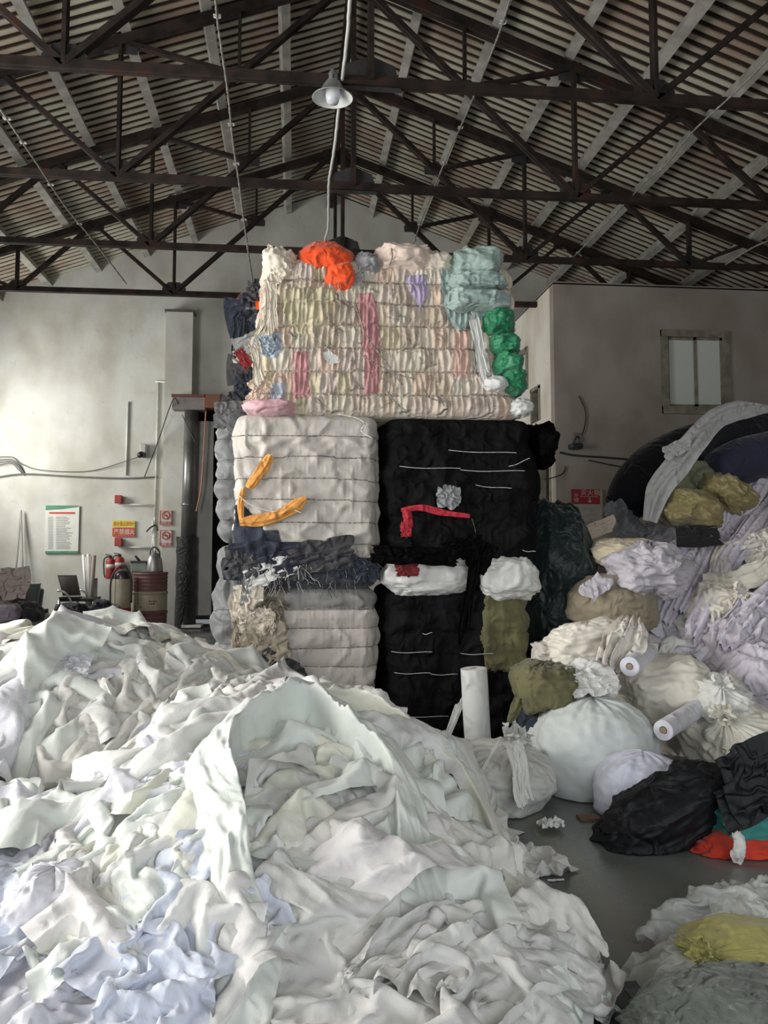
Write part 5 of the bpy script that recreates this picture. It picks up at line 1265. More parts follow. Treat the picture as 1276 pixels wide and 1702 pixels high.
sack('sack', at(1165, 1640, 2.60), (.13, .16, .09), fabric('pale_filling', (.50, .52, .47)), 144, wr=.04, sq=2.4, floor_z=0, label='pale sack inside the cloudy film left of the yellow green sack', cat='sack')
HF = mound_field([(at(1290, 1520, 2.85).x, 2.85, .46, .34, .17), (at(1190, 1650, 2.6).x, 2.58, .26, .26, .11)])
drape('film_sheet', HF, (at(1235, 1510, 2.85).x, 2.86), .66, .5, 't6', M_film2, lift=.005, hz=.6, fine=True, label='cloudy plastic film thrown over the front right sacks', cat='plastic sheet')
drape('film_sheet', HF, (at(1140, 1610, 2.62).x, 2.60), .40, 1.9, 't1b', M_film3, lift=.02, hz=.8, fine=False, label='clear plastic film bunched at the left of the front right sacks', cat='plastic sheet')
drape('film_sheet', HF, (at(1270, 1480, 2.9).x, 2.95), .5, 2.6, 't5b', M_film3, lift=.02, hz=.6, fine=True, label='white streaked plastic film at the right edge behind the yellow green sack', cat='plastic sheet')
# platform scale corner on the floor
sc_ = on_floor(958, 1668); t = empty('platform_scale', (sc_.x + .12, sc_.y - .15, 0), 'dark steel platform scale corner on the floor by the heap', 'scale')
M_sc = plain('scuffed_steel_plate', (.09, .095, .09), .35, .6, .2, 12, .1)
x0, y1 = sc_.x, sc_.y + .02
G().box((x0, y1 - .5, .012), (x0 + .5, y1, .05)).make('plate', M_sc, t, bevel=.006)
G().box((x0 - .012, y1 - .5, 0), (x0, y1 + .012, .04)).box((x0, y1, 0), (x0 + .5, y1 + .012, .04)).make('rim', plain('rim_steel', (.25, .25, .24), .4, .7), t)
for dx in (.03, .45): G().lathe([(0, .004), (.007, .003), (.008, 0)], (x0 + dx, y1 - .03, .05), 10).make('bolt', plain('rim_steel', (.25, .25, .24), .4, .7), t, smooth=True)
G().box((x0 + .14, y1 - .10, .0505), (x0 + .24, y1 - .05, .0515)).make('rating_plate', plain('worn_label', (.16, .165, .16), .6), t)
# ================================================================ things along the back wall
YW = YB - .02
M_whp = plain('white_pvc', (.62, .62, .58), .5)
M_dk = plain('black_plastic', (.02, .02, .022), .5)
M_duct = plain('galvanised_duct', (.19, .19, .185), .35, .6, .25, 3)
M_redp = plain('red_paint', (.30, .03, .025), .5)
M_chrome = plain('bright_metal', (.55, .55, .55), .3, .9)
M_wirea = plain('grey_cable', (.12, .12, .11), .7)
# pier and duct
a, b = at(276, 518, YW - .25), at(299, 1030, YW - .25)
G().box((a.x, YW - .25, 0), (b.x + .13, YB + .01, a.z)).make('trim_1', M_wall, kind='structure')
G().box((a.x - .02, YW - .28, a.z), (b.x + .15, YB, a.z + .04)).make('trim_2', plain('dark_cap', (.10, .09, .085), .9), kind='structure')
t = empty('exhaust_pipe', (at(307, 900, YW - .35).x, YW - .35, 0), 'grey metal exhaust pipe wrapped black at its foot beside the wall pier', 'pipe')
px_ = at(310, 900, YW - .35).x; ztop = at(310, 676, YW - .35).z; zb_ = at(310, 895, YW - .35).z
G().tube([(px_ + .02, YW - .35, zb_), (px_ + .05, YW - .35, ztop)], .12, 24).make('pipe', M_duct, t, smooth=True)
G().tube([(px_ + .02, YW - .35, zb_ + .55), (px_ + .022, YW - .35, zb_ + .60)], .128, 24).make('collar', M_duct, t, smooth=True)
v, f = tube_vf([(px_, YW - .35, z) for z in np.linspace(0, zb_ + .03, 26)], .165, 28); v = v.copy(); k = 1 + .2 * (ridge(v[:, 2] * 5, v[:, 0] * 9, v[:, 1] * 9, 4) - .5); v[:, 0] = px_ + (v[:, 0] - px_) * k
mk('black_wrapping', v, f, fabric('black_wrap', (.02, .02, .022), rough=.5), t)
G().box((px_ + .13, YW - .3, .2), (px_ + .42, YW - .24, at(336, 700, YW - .3).z)).make('door_1', plain('grey_panel_door', (.30, .30, .285), .7, 0, .1, 3), kind='structure')
# roller box over the doorway
t = empty('shutter_box', (at(325, 666, YW - .4).x, YW - .4, at(325, 680, YW - .4).z), 'grey shutter box with rusty ends above the doorway', 'shutter box')
A_, B_ = at(286, 657, YW - .5), at(341, 681, YW - .5)
G().box((A_.x, YW - .5, B_.z), (B_.x, YW - .2, A_.z - .02)).make('housing', plain('mauve_grey_metal', (.22, .195, .19), .6), t, bevel=.01)
G().box((A_.x - .01, YW - .52, A_.z - .03), (B_.x, YW - .2, A_.z + .02)).make('flange', plain('rusty_metal', (.16, .06, .04), .8), t)
C_, D_ = at(339, 655, YW - .52), at(366, 678, YW - .52)
G().box((C_.x, YW - .52, D_.z), (D_.x, YW - .2, C_.z)).make('motor_cover', plain('brown_metal', (.20, .085, .05), .7), t, bevel=.01)
cable('pull_cord', [at(342, 684, YW - .45), at(339, 740, YW - .45), at(334, 810, YW - .45), at(326, 850, YW - .45)], .012, plain('orange_cord', (.50, .20, .13), .7), None, 30, label='faded orange pull cord hanging from the shutter box', cat='cord')
cable('wall_cable', [at(240, 793, YW - .05), at(262, 735, YW - .3), at(287, 665, YW - .55), at(296, 672, YW - .55)], .010, M_dk, None, 30, label='black cable running up from the wall line to the shutter box', cat='cable')
cable('wall_cable', [at(303, 690, YW - .52), at(315, 715, YW - .52), at(324, 735, YW - .52)], .008, M_dk, None, 20, label='short black cable crossing the exhaust pipe', cat='cable')
cable('wall_cable', [at(-10, 794, YW), at(40, 788, YW), at(120, 792, YW), at(200, 795, YW), at(262, 793, YW)], .016, M_wirea, None, 40, label='grey cable running level along the left wall', cat='cable')
cable('wall_cable', [at(-10, 760, YW), at(20, 760, YW), at(34, 770, YW), at(60, 780, YW), at(110, 784, YW), at(160, 781, YW), at(232, 759, YW - .1)], .008, M_wirea, None, 40, label='thin sagging cable leading to the small camera', cat='cable')
for k in range(3): cable('wall_cable', [at(-10, 765 + k * 5, YW - .02), at(18, 764 + k * 3, YW - .04), at(30, 772 + k * 4, YW - .03), at(40, 786 + k * 2, YW)], .010, M_wirea, None, 24, label=('topmost', 'middle', 'lowest')[k] + ' of three drooping grey cables at the left frame edge', cat='cable')
# conduits
def conduit(pts, lab, r=.016, m=None):
    g = G()
    for p, q in zip(pts[:-1], pts[1:]): g.tube([at(p[0], p[1], YW), at(q[0], q[1], YW)], r, 8)
    return g.make('conduit', m or M_whp, None, smooth=True, label=lab, cat='conduit')
conduit([(213, 668), (209, 790)], 'short white conduit ending above the level cable')
conduit([(263, 636), (257, 860), (252, 925)], 'long white conduit down the wall beside the pier')
conduit([(258, 634), (306, 637)], 'white conduit crossing the pier below its cap')
for y, lb in ((838, 'upper'), (909, 'lower')):
    t = empty('emergency_light', tuple(at(198, y, YW - .05)), lb + ' red emergency light box on a white conduit', 'light')
    c = at(197, y - 8, YW - .06); G().box((c.x - .06, YW - .12, c.z - .07), (c.x + .06, YW, c.z + .07)).make('box', M_redp, t, bevel=.01)
    G().tube([at(201, y, YW - .01), at(256, y + 2, YW - .01)], .018, 8).make('conduit', M_whp, t, smooth=True)
# camera
t = empty('security_camera', tuple(at(238, 758, YW)), 'small white wall camera above the level cable', 'camera')
c = at(238, 745, YW - .1); G().box((c.x - .05, YW - .14, c.z - .08), (c.x + .05, YW, c.z + .08)).make('housing', plain('pale_grey_plastic', (.42, .42, .38), .5), t, bevel=.012)
G().tube([(c.x - .02, YW - .16, c.z - .11), (c.x - .02, YW - .30, c.z - .14)], .05, 14).make('lens_barrel', M_dk, t, smooth=True)
G().box((c.x - .02, YW - .08, c.z - .16), (c.x + .03, YW, c.z - .07)).make('bracket', M_dk, t)
# poster and notices
def board(name, px0, py0, px1, py1, Y, mat, lab, cat, th=.012):
    a, b = at(px0, py0, Y), at(px1, py1, Y); t = empty(name, (a.x, Y, b.z), lab, cat)
    G().box((a.x, Y - th, b.z), (b.x, Y, a.z)).make('board', mat, t); return t, a, b
def slab(t, name, px0, py0, px1, py1, Y, mat, th=.004):
    a, b = at(px0, py0, Y), at(px1, py1, Y); return G().box((a.x, Y - th, b.z), (b.x, Y, a.z)).make(name, mat, t)
M_pap = plain('poster_paper', (.60, .60, .55), .6, 0, .04); M_ink = plain('print_ink', (.10, .10, .10), .8); M_grn = plain('poster_green', (.06, .22, .12), .6); M_ri = plain('red_ink', (.50, .06, .05), .7)
t, a, b = board('wall_poster', 76, 840, 130, 919, YW, M_pap, 'tall white rules poster with green header on the left wall', 'poster')
Yp = YW - .014
a1, b1 = at(76, 840, Yp), at(130, 848, Yp)
G().prism([(a1.x, a1.z), (a1.x, b1.z), ((a1.x + b1.x) / 2, b1.z + .02), (b1.x, a1.z - .02), (b1.x, a1.z)], Yp - .004, Yp).make('header_band', M_grn, t)
slab(t, 'footer_band', 75, 916, 130, 919.5, Yp, M_grn); slab(t, 'title_line', 82, 851, 124, 854, Yp, M_ri)
rr_ = random.Random(3); g = G()
for i in range(21):
    y = 859 + i * 2.6; e = rr_.uniform(108, 120)
    for x0, x1 in ((80, 88), (93, e)): a, b = at(x0, y, Yp), at(x1, y + 1.0, Yp); g.box((a.x, Yp - .002, b.z), (b.x, Yp, a.z))
g.make('printed_lines', plain('soft_ink', (.30, .30, .29), .8), t, kind='stuff')
M_yel = plain('notice_yellow', (.62, .56, .08), .6); M_nred = plain('notice_red', (.50, .07, .035), .6)
t, a, b = board('safety_notice', 187, 865, 224, 877, YW, M_yel, 'yellow safety notice with dark red characters above the red one', 'sign')
p = at(205.5, 871, YW - .013); text('lettering', '防火重点部位!!', (p.x, YW - .014, p.z), .085, M_nred, t, sx=.62)
t, a, b = board('safety_notice', 187, 877.5, 224, 892, YW, M_nred, 'red safety notice with pale characters below the yellow one', 'sign')
p = at(206.5, 884.5, YW - .013); text('lettering', '严禁烟火', (p.x, YW - .014, p.z), .105, M_pap, t, sx=.85)
for y0, s_, lb in ((848, '禁止吸烟', 'upper white no smoking sign on the wall pier'), (880, '禁止烟火', 'lower white no fire sign on the wall pier')):
    Yq = YW - .26; t, a, b = board('prohibition_sign', 265, y0, 286, y0 + 25 + (3 if y0 > 860 else 0), Yq, plain('sign_white', (.52, .49, .46), .6), lb, 'sign')
    cx, cz = (a.x + b.x) / 2, (a.z + b.z) / 2 + .04
    g = G()
    for x0, z0, x1, z1 in ((a.x + .01, b.z + .01, b.x - .01, b.z + .018), (a.x + .01, a.z - .018, b.x - .01, a.z - .01), (a.x + .01, b.z + .01, a.x + .018, a.z - .01), (b.x - .018, b.z + .01, b.x - .01, a.z - .01)): g.box((x0, Yq - .018, z0), (x1, Yq - .012, z1))
    g.make('border', M_nred, t)
    g = G(); rg = [(cx + .062 * math.cos(s), Yq - .018, cz + .062 * math.sin(s)) for s in np.linspace(0, 2 * math.pi, 25)]
    g.tube(rg, .009, 6, False); g.tube([(cx - .045, Yq - .018, cz + .045), (cx + .045, Yq - .018, cz - .045)], .008, 6); g.make('prohibition_ring', M_nred, t, smooth=True)
    G().box((cx - .04, Yq - .017, cz - .008), (cx + .035, Yq - .013, cz + .008)).make('cigarette', M_ink, t)
    text('lettering', s_, (cx, Yq - .014, b.z + .035), .055, M_nred, t)
# fire extinguishers, bracketed on the wall
def extinguisher(px, py0, py1, rpx, Y, lab, body=M_redp, group=None, name='fire_extinguisher'):
    a, b = at(px, py0, Y), at(px, py1, Y); r = rpx * ppm(Y); h = a.z - b.z
    t = empty(name, (a.x, Y, b.z), lab, 'fire extinguisher')
    G().lathe([(0, 0), (r * .9, 0), (r, .03), (r, h * .72), (r * .85, h * .82), (r * .35, h * .9), (r * .3, h * .94), (0, h * .94)], (a.x, Y, b.z), 24).make('cylinder', body, t, smooth=True)
    G().box((a.x - r * .3, Y - r * .3, b.z + h * .92), (a.x + r * .3, Y + r * .3, b.z + h)).bar((a.x, Y, b.z + h), (a.x - r * 1.2, Y, b.z + h * 1.04), .03, .015).bar((a.x, Y, b.z + h * .95), (a.x - r * 1.0, Y, b.z + h * .96), .025, .012).make('valve_handle', M_dk, t)
    G().tube(spline([(a.x + r * .2, Y - r * .5, b.z + h * .95), (a.x - r * 1.3, Y - r * .4, b.z + h * .85), (a.x - r * 1.35, Y - r * .3, b.z + h * .3), (a.x - r * 1.1, Y - r * .3, b.z + h * .05)], 20), .012, 6).make('hose', M_dk, t, smooth=True)
    G().box((a.x - .02, Y + r * .8, b.z + h * .6), (a.x + .02, YW + .02, b.z + h * .66)).make('bracket', M_dk, t)
    G().lathe([(r * 1.01, h * .45), (r * 1.02, h * .45), (r * 1.02, h * .62), (r * 1.01, h * .62)], (a.x, Y, b.z), 24).make('label_band', plain('ext_label', (.55, .53, .50), .5), t, smooth=True)
    return t
extinguisher(184, 923, 962, 7, YW - .12, 'left small red fire extinguisher hung on the wall')
extinguisher(199, 921, 958, 7.5, YW - .12, 'right small red fire extinguisher hung on the wall')
# large wheeled cylinder
Yc = 13.6; c = at(203, 1000, Yc); r = 13.5 * ppm(Yc); ht = at(203, 946, Yc).z
t = empty('wheeled_extinguisher', (c.x, Yc, 0), 'large beige cylinder with black dome and red base left of the drum', 'fire extinguisher')
zm_ = at(203, 962, Yc).z; zr_ = at(203, 1010, Yc).z
G().lathe([(r, zr_), (r, zm_)], (c.x, Yc, 0), 32).make('cylinder', plain('beige_paint', (.36, .31, .235), .45), t, smooth=True)
G().lathe([(0, .02), (r * .95, .02), (r * 1.02, .1), (r * 1.02, zr_)], (c.x, Yc, 0), 32).make('red_base', plain('bright_red_paint', (.42, .02, .03), .5), t, smooth=True)
G().lathe([(r * 1.01, zm_), (r * 1.0, zm_ + .06), (r * .8, ht - .04), (r * .3, ht), (0, ht)], (c.x, Yc, 0), 32).make('dome', plain('black_gloss', (.03, .025, .03), .25), t, smooth=True)
G().tube(spline([(c.x - r * 1.2, Yc - .1, .4), (c.x - r * 1.15, Yc - .1, ht - .15), (c.x, Yc - .1, ht + .06), (c.x + r * 1.1, Yc - .1, ht - .12), (c.x + r * 1.2, Yc - .1, .5)], 30), .014, 8).make('frame_tube', M_dk, t, smooth=True)
# rusty red drum
Yd = 13.9; c = at(249, 1000, Yd); r = 27 * ppm(Yd); h = at(249, 951, Yd).z
def drum_mat():
    m, nt, b = nodes('drum_enamel'); N = nt.nodes; L = nt.links
    tc = N.new('ShaderNodeTexCoord'); sp = N.new('ShaderNodeSeparateXYZ'); L.new(tc.outputs['Object'], sp.inputs[0])
    r_ = N.new('ShaderNodeValToRGB'); r_.color_ramp.interpolation = 'CONSTANT'; e = r_.color_ramp.elements
    e[0].position = 0; e[0].color = (.16, .045, .035, 1); e[1].position = .36; e[1].color = (.42, .37, .24, 1); k = e.new(.66); k.color = (.15, .04, .035, 1)
    L.new(sp.outputs[2], r_.inputs[0]); n = N.new('ShaderNodeTexNoise'); n.inputs['Scale'].default_value = 6; n.inputs['Detail'].default_value = 8
    mx = N.new('ShaderNodeMix'); mx.data_type = 'RGBA'; mx.blend_type = 'MULTIPLY'; mx.inputs[0].default_value = .7; L.new(r_.outputs[0], mx.inputs[6]); L.new(n.outputs['Fac'], mx.inputs[7])
    mm = N.new('ShaderNodeBrightContrast'); mm.inputs[1].default_value = .03; L.new(mx.outputs[2], mm.inputs[0]); L.new(mm.outputs[0], b.inputs['Base Color']); b.inputs['Roughness'].default_value = .5
    return m
t = empty('oil_drum', (c.x, Yd, 0), 'brown red steel drum with a cream label band by the pier', 'drum')
pf = [(0, .02), (r - .02, .02), (r, 0), (r + .01, .01), (r, .03)]
for z in np.linspace(.05, h - .03, 90):
    k = 0
    for zc in (h * .34, h * .66): k = max(k, .018 * math.exp(-((z - zc) / .014) ** 2))
    k += .004 * math.sin(z * 110) * (abs(z - h / 2) > h * .18)
    pf.append((r + k, z))
pf += [(r + .01, h - .01), (r, h), (r - .015, h), (r - .02, h - .02), (0, h - .02)]
G().lathe(pf, (c.x, Yd, 0), 40).make('shell', drum_mat(), t, smooth=True)
g = G(); rr_ = random.Random(8)
for x0, z0, w_ in ((-.22, .52, .16), (-.22, .46, .11), (-.21, .41, .17), (.03, .50, .14), (.03, .46, .10)):
    for i in range(int(w_ / .03)):
        th = math.asin(max(-.95, min(.95, (x0 + i * .03) / r))); xx = c.x + r * 1.006 * math.sin(th); yy = Yd - r * 1.006 * math.cos(th)
        g.box((xx, yy - .002, z0), (xx + .018, yy + .003, z0 + .022 + rr_.uniform(-.004, .006)))
g.make('faded_lettering', plain('drum_ink', (.09, .08, .07), .8), t, kind='stuff')
# kettle on the drum
t = empty('kettle', (c.x + .05, Yd, h), 'dented metal kettle standing on the drum', 'kettle')
kx, kz = c.x + .06, h
G().lathe([(0, 0), (.13, 0), (.135, .02), (.115, .2), (.09, .26), (.07, .28), (0, .285)], (kx, Yd, kz), 28).make('pot', plain('dull_aluminium', (.26, .26, .25), .4, .7), t, smooth=True)
G().lathe([(.075, .27), (.06, .30), (.015, .315), (.02, .34), (0, .345)], (kx, Yd, kz), 20).make('lid', plain('dull_aluminium', (.26, .26, .25), .4, .7), t, smooth=True)
v, f = tube_vf(spline([(kx - .11, Yd, kz + .05), (kx - .20, Yd, kz + .14), (kx - .30, Yd - .02, kz + .26)], 14), np.linspace(.035, .016, 14), 12); mk('spout', v, f, M_dk, t)
G().tube(spline([(kx - .07, Yd, kz + .27), (kx - .06, Yd, kz + .36), (kx, Yd, kz + .40), (kx + .07, Yd, kz + .34), (kx + .08, Yd, kz + .26)], 20), .012, 8).make('bail_handle', M_dk, t, smooth=True)
t = empty('tin_box', (c.x - .2, Yd + .1, h), 'grey tin box on the drum left of the kettle', 'box')
G().box((c.x - .30, Yd - .05, h), (c.x - .06, Yd + .15, h + .15)).make('body', plain('grey_green_tin', (.24, .26, .24), .6), t, bevel=.008)
G().box((c.x - .31, Yd - .06, h + .15), (c.x - .05, Yd + .16, h + .18)).make('lid', M_dk, t, bevel=.005)
# broom / umbrella leaning above the drum
t = empty('folded_umbrella', tuple(at(254, 930, YW - .1)), 'folded white and black umbrella hung on the long conduit', 'umbrella')
v, f = tube_vf([at(254, 865, YW - .1), at(256, 890, YW - .1), at(258, 925, YW - .1)], [.02, .035, .012], 10); mk('furled_cover', v, f, fabric('umbrella_white', (.6, .6, .58)), t)
G().tube(spline([at(243, 884, YW - .16), at(250, 877, YW - .16), at(259, 873, YW - .14), at(262, 882, YW - .14)], 16), .014, 8).make('hook_handle', M_dk, t, smooth=True)
# bundle of poles in a bucket, with chairs and laptop
Yk = 13.8
for i, (x0, x1, y0) in enumerate(((139, 146, 922), (143, 149, 926), (147, 150, 921), (151, 152, 924), (156, 150, 923))):
    a, b = at(x0, y0, Yk), at(x1, 1020, Yk - .05)
    G().tube([b, a], .028 if i != 4 else .035, 10).make('pole', M_whp if i < 3 else plain('pale_wood', (.34, .30, .25), .8), None, tuple(b), smooth=True,
        label=['white tube leaning at the left of the pole bundle', 'second white tube in the pole bundle by the wall', 'thin white tube in the middle of the pole bundle', 'grey wooden pole in the pole bundle', 'thick wooden pole at the right of the pole bundle'][i], cat='pole')
for p, q, lb in (((35, 850), (18, 1040), 'thin grey rod leaning on the wall near the poster'), ((35, 848), (40, 1040), 'pale rod leaning beside the thin grey rod')):
    G().tube([at(*q, YW - .3), at(*p, YW - .05)], .016, 8).make('rod', plain('rod_grey', (.28, .27, .25), .6), None, tuple(at(*q, YW - .3)), smooth=True, label=lb, cat='rod')
# folding chair with laptop
Yh = 13.4; t = empty('folding_chair', (at(120, 1000, Yh).x, Yh, 0), 'chrome framed chair with a dark seat carrying the laptop', 'chair')
g = G(); sx = lambda p: at(p, 1000, Yh).x; sz = lambda p: at(600, p, Yh).z
g.box((sx(101), Yh - .1, sz(996)), (sx(158), Yh + .4, sz(991))).make('seat', M_dk, t, bevel=.01)
for i, x_ in enumerate((101, 131, 157)):
    G().tube(spline([(sx(x_), Yh - .08, sz(993)), (sx(x_ - (4 if i == 0 else -2)), Yh - .12, .0)], 3), .016, 8).make('leg', M_chrome, t, smooth=True)
G().tube([(sx(150), Yh + .38, 0), (sx(150), Yh + .38, sz(993))], .016, 8).make('leg', M_chrome, t, smooth=True)
G().tube(spline([(sx(98), Yh - .1, sz(978)), (sx(112), Yh - .12, sz(982)), (sx(124), Yh - .12, sz(1000)), (sx(130), Yh - .12, sz(1028))], 16), .018, 8).make('arm_tube', M_chrome, t, smooth=True)
G().tube(spline([(sx(130), Yh + .1, sz(978)), (sx(140), Yh + .1, sz(984)), (sx(148), Yh + .1, sz(992))], 8), .014, 8).make('arm_tube', M_chrome, t, smooth=True)
t = empty('laptop', (at(112, 990, Yh).x, Yh, sz(991)), 'open dark laptop standing on the chair', 'laptop')
a, b = at(96, 956, Yh + .12), at(129, 990, Yh + .12)
G().prism([(a.x, a.z), (sx(101), b.z), (sx(131), b.z), (sx(123), a.z)], Yh + .10, Yh + .12).make('screen_lid', plain('brown_black_plastic', (.035, .028, .024), .4), t)
G().prism([(a.x + .03, a.z - .025), (sx(103), b.z + .03), (sx(128), b.z + .03), (sx(121), a.z - .025)], Yh + .096, Yh + .099).make('screen', plain('screen_dark', (.045, .034, .028), .25), t)
G().box((sx(101), Yh - .12, sz(991)), (sx(133), Yh + .1, sz(991) + .02)).make('keyboard_base', M_dk, t)
# table tops, crates, dark bundles at the left
Yt = 11.2; t = empty('low_bench', (at(115, 1045, Yt).x, Yt, 0), 'long grey green low bench in front of the chair', 'bench')
a, b = at(66, 1030, Yt), at(235, 1042, Yt)
G().box((a.x, Yt, b.z - .04), (b.x, Yt + .7, b.z)).make('top', plain('grey_green_board', (.11, .145, .14), .5), t, bevel=.01)
G().box((a.x + .02, Yt + .03, b.z - .18), (b.x - .02, Yt + .05, b.z - .04)).make('apron', plain('grey_green_board', (.11, .145, .14), .5), t)
for x_ in (a.x + .05, b.x - .05):
    for y_ in (Yt + .06, Yt + .62): G().box((x_ - .03, y_ - .03, 0), (x_ + .03, y_ + .03, b.z - .04)).make('leg', M_dk, t)
a, b = at(62, 1030, 12.9), at(98, 985, 12.9)
cu = empty('seat_cushion', (at(80, 1005, 12.9).x, 12.9, at(80, 1025, 12.9).z), 'tilted slate grey cushion left of the chair', 'cushion')
G().prism([(at(63, 0, 12.9).x, at(0, 1000, 12.9).z), (at(82, 0, 12.9).x, at(0, 972, 12.9).z), (at(101, 0, 12.9).x, at(0, 980, 12.9).z), (at(98, 0, 12.9).x, at(0, 1012, 12.9).z), (at(68, 0, 12.9).x, at(0, 1022, 12.9).z)], 12.85, 12.98).make('cushion_body', plain('slate_vinyl', (.075, .085, .085), .5), cu, bevel=.02)
hs = lambda nm, px, py, Y, rx, rz, ry, m, sd, lb, cat='bag', **kw: sack(nm, at(px, py, Y), (rx * ppm(Y), ry, rz * ppm(Y)), m, sd, label=lb, cat=cat, nu=60, nv=40, **kw)
bk = empty('bucket', (at(52, 1010, 12.4).x, 12.4, 0), 'pale blue grey plastic tub among the dark bundles', 'bucket')
c = at(50, 992, 12.4); G().lathe([(0, -.18), (.10, -.18), (.135, .17), (.145, .175), (.14, .19), (.125, .18), (.09, -.16)], (c.x, 12.4, c.z), 24).make('tub', plain('pale_blue_plastic', (.27, .33, .32), .4), bk, smooth=True)
G().box((c.x - .2, 12.25, 0), (c.x + .2, 12.6, c.z - .18)).make('tub_stand', M_dk, bk)
hs('bag', 18, 1000, 11.8, 26, 40, .35, fabric('brown_net', (.22, .17, .15), bump=.4), 201, 'brown grey netted bundle at the left frame edge', wr=.1)
plane_sheet('netting', at(14, 970, 11.4), (.6, 0, 0), (0, .1, .5), 't1', fabric('taupe_net', (.30, .25, .23), bump=.3), .9, cat='cloth', label='taupe crumpled netting on top of the left dark bundles')
hs('bag', 16, 1020, 11.3, 22, 16, .25, fabric('mauve_cloth', (.20, .16, .20)), 202, 'mauve round bundle low at the left edge', wr=.05)
hs('bag', 38, 1030, 11.5, 30, 30, .3, M_bk, 203, 'black bag beside the mauve bundle', wr=.06)
hs('bag', 116, 1033, 12.6, 26, 27, .25, M_bk, 204, 'black bag lying under the chair', wr=.08)
hs('bag', 168, 1031, 12.8, 26, 28, .2, M_bk, 205, 'black cloth bundle between the chair and the beige cylinder', wr=.1)
plane_sheet('white_rag', at(75, 1024, 11.9), (.2, 0, 0), (0, .05, .12), 't3', W1, .8, cat='cloth', label='small white rag beside the slate cushion')
t = empty('board_stack', (at(30, 1050, 11.0).x, 11.0, 0), 'stack of dark boards at the left frame edge', 'boards')
z0 = 0; z1 = at(30, 1036, 11.0).z
for k in range(5): G().box((at(-30, 1000, 11).x, 11.0 + .01 * k, z0 + k * z1 / 5 + .004), (at(62 - 2 * (k % 2), 1000, 11).x, 11.6, z0 + (k + 1) * z1 / 5)).make('board', plain('dark_board', (.055, .05, .045), .8), t)
G().box((at(168, 0, 13.9).x, 13.9, 0), (at(182, 0, 13.9).x, 14.1, at(0, 962, 13.9).z)).make('glass_panel', plain('greenish_panel', (.20, .24, .20), .3), None, label='greenish panel leaning between the poles and the beige cylinder', cat='panel')
G().box((at(322, 0, 14.6).x, 14.4, .02), (at(352, 0, 14.6).x, 14.8, .06)).make('floor_board', plain('white_board', (.72, .72, .70), .5), None, label='bright white board on the floor at the doorway', cat='board')
# box with a red front hung beside the doorway
t, a, b = board('call_box', 314, 882, 320, 902, YW - .32, M_redp, 'small red box on the doorway panel', 'box', .05)

# ---------------------------------------------------------------- on the room's front wall
Yr_ = RY
t, a, b = board('fire_sign', 949, 813, 1000, 868, Yr_ - .005, plain('grey_sign_board', (.36, .34, .32), .6), 'fire extinguisher notice with red header and arrow on the room wall', 'sign')
a, b = at(949, 813, Yr_ - .02), at(997, 838, Yr_ - .02); G().box((a.x, Yr_ - .022, b.z), (b.x, Yr_ - .017, a.z)).make('red_panel', plain('deep_red_print', (.26, .018, .03), .6), t)
M_pw = plain('pinkish_print', (.50, .38, .35), .7)
p = at(981, 819.5, Yr_ - .024); text('lettering', '灭火箱', (p.x, Yr_ - .024, p.z), .095, M_pw, t, sx=1.05)
p = at(957, 827, Yr_ - .024); text('lettering', '火警', (p.x, Yr_ - .024, p.z), .07, M_pw, t, rot=(math.pi / 2, math.radians(90), 0))
a, b = at(964, 825.2, Yr_ - .024), at(994, 826, Yr_ - .024); G().box((a.x, Yr_ - .025, b.z), (b.x, Yr_ - .022, a.z)).make('divider', M_pw, t)
p = at(980, 831, Yr_ - .024); G().box((p.x - .008, Yr_ - .026, p.z - .02), (p.x + .008, Yr_ - .022, p.z + .035)).prism([(p.x - .035, p.z - .012), (p.x, p.z - .045), (p.x + .035, p.z - .012)], Yr_ - .026, Yr_ - .022).make('arrow', M_pw, t)
for k, (y0, pl_) in enumerate(((845, [(0, 0), (.02, .03), (.06, .035), (.10, .01), (.12, .035), (.125, -.015), (.05, -.01)]), (856, [(0, 0), (.03, .03), (.07, .045), (.09, .03), (.04, .0), (.02, -.015)]), (866, [(0, 0), (.03, .02), (.08, .03), (.12, .0), (.07, -.015)]))):
    p = at(946, y0, Yr_ - .024); G().prism([(p.x + x_, p.z + z_) for x_, z_ in pl_], Yr_ - .026, Yr_ - .022).make('hand_pictogram', M_ink, t)
    p = at(972, y0, Yr_ - .02); G().box((p.x, Yr_ - .024, p.z - .008), (p.x + .17, Yr_ - .022, p.z + .004)).make('caption_line', plain('soft_ink', (.30, .30, .29), .8), t)
a, b = at(999, 815, Yr_ - .02), at(1002, 868, Yr_ - .02); G().box((a.x, Yr_ - .035, b.z), (b.x, Yr_, a.z)).make('side_frame', plain('olive_frame', (.26, .25, .17), .6), t)
for i, (pts, lb) in enumerate((([(930, 752), (955, 757), (1000, 760), (1050, 764)], 'dark cable running level on the room wall'), ([(962, 658), (972, 680), (973, 700), (968, 722)], 'thin cable hanging above the wall junction'), ([(905, 797), (922, 793), (935, 787), (940, 775)], 'short cable at the room corner'), ([(978, 765), (1010, 772), (1045, 778)], 'thin cable stub below the level cable'))):
    cable('wall_cable', [at(x_, y_, Yr_ - .03 - (.1 if x_ < 925 else 0)) for x_, y_ in pts], .009 if i else .014, M_dk, None, 24, label=lb, cat='cable')
t = empty('wall_lamp', tuple(at(958, 745, Yr_ - .1)), 'small dark lamp bracket on the room wall', 'lamp')
c = at(957, 741, Yr_ - .1); G().box((c.x - .09, Yr_ - .2, c.z - .05), (c.x + .08, Yr_, c.z + .03)).make('housing', M_dk, t, bevel=.02)
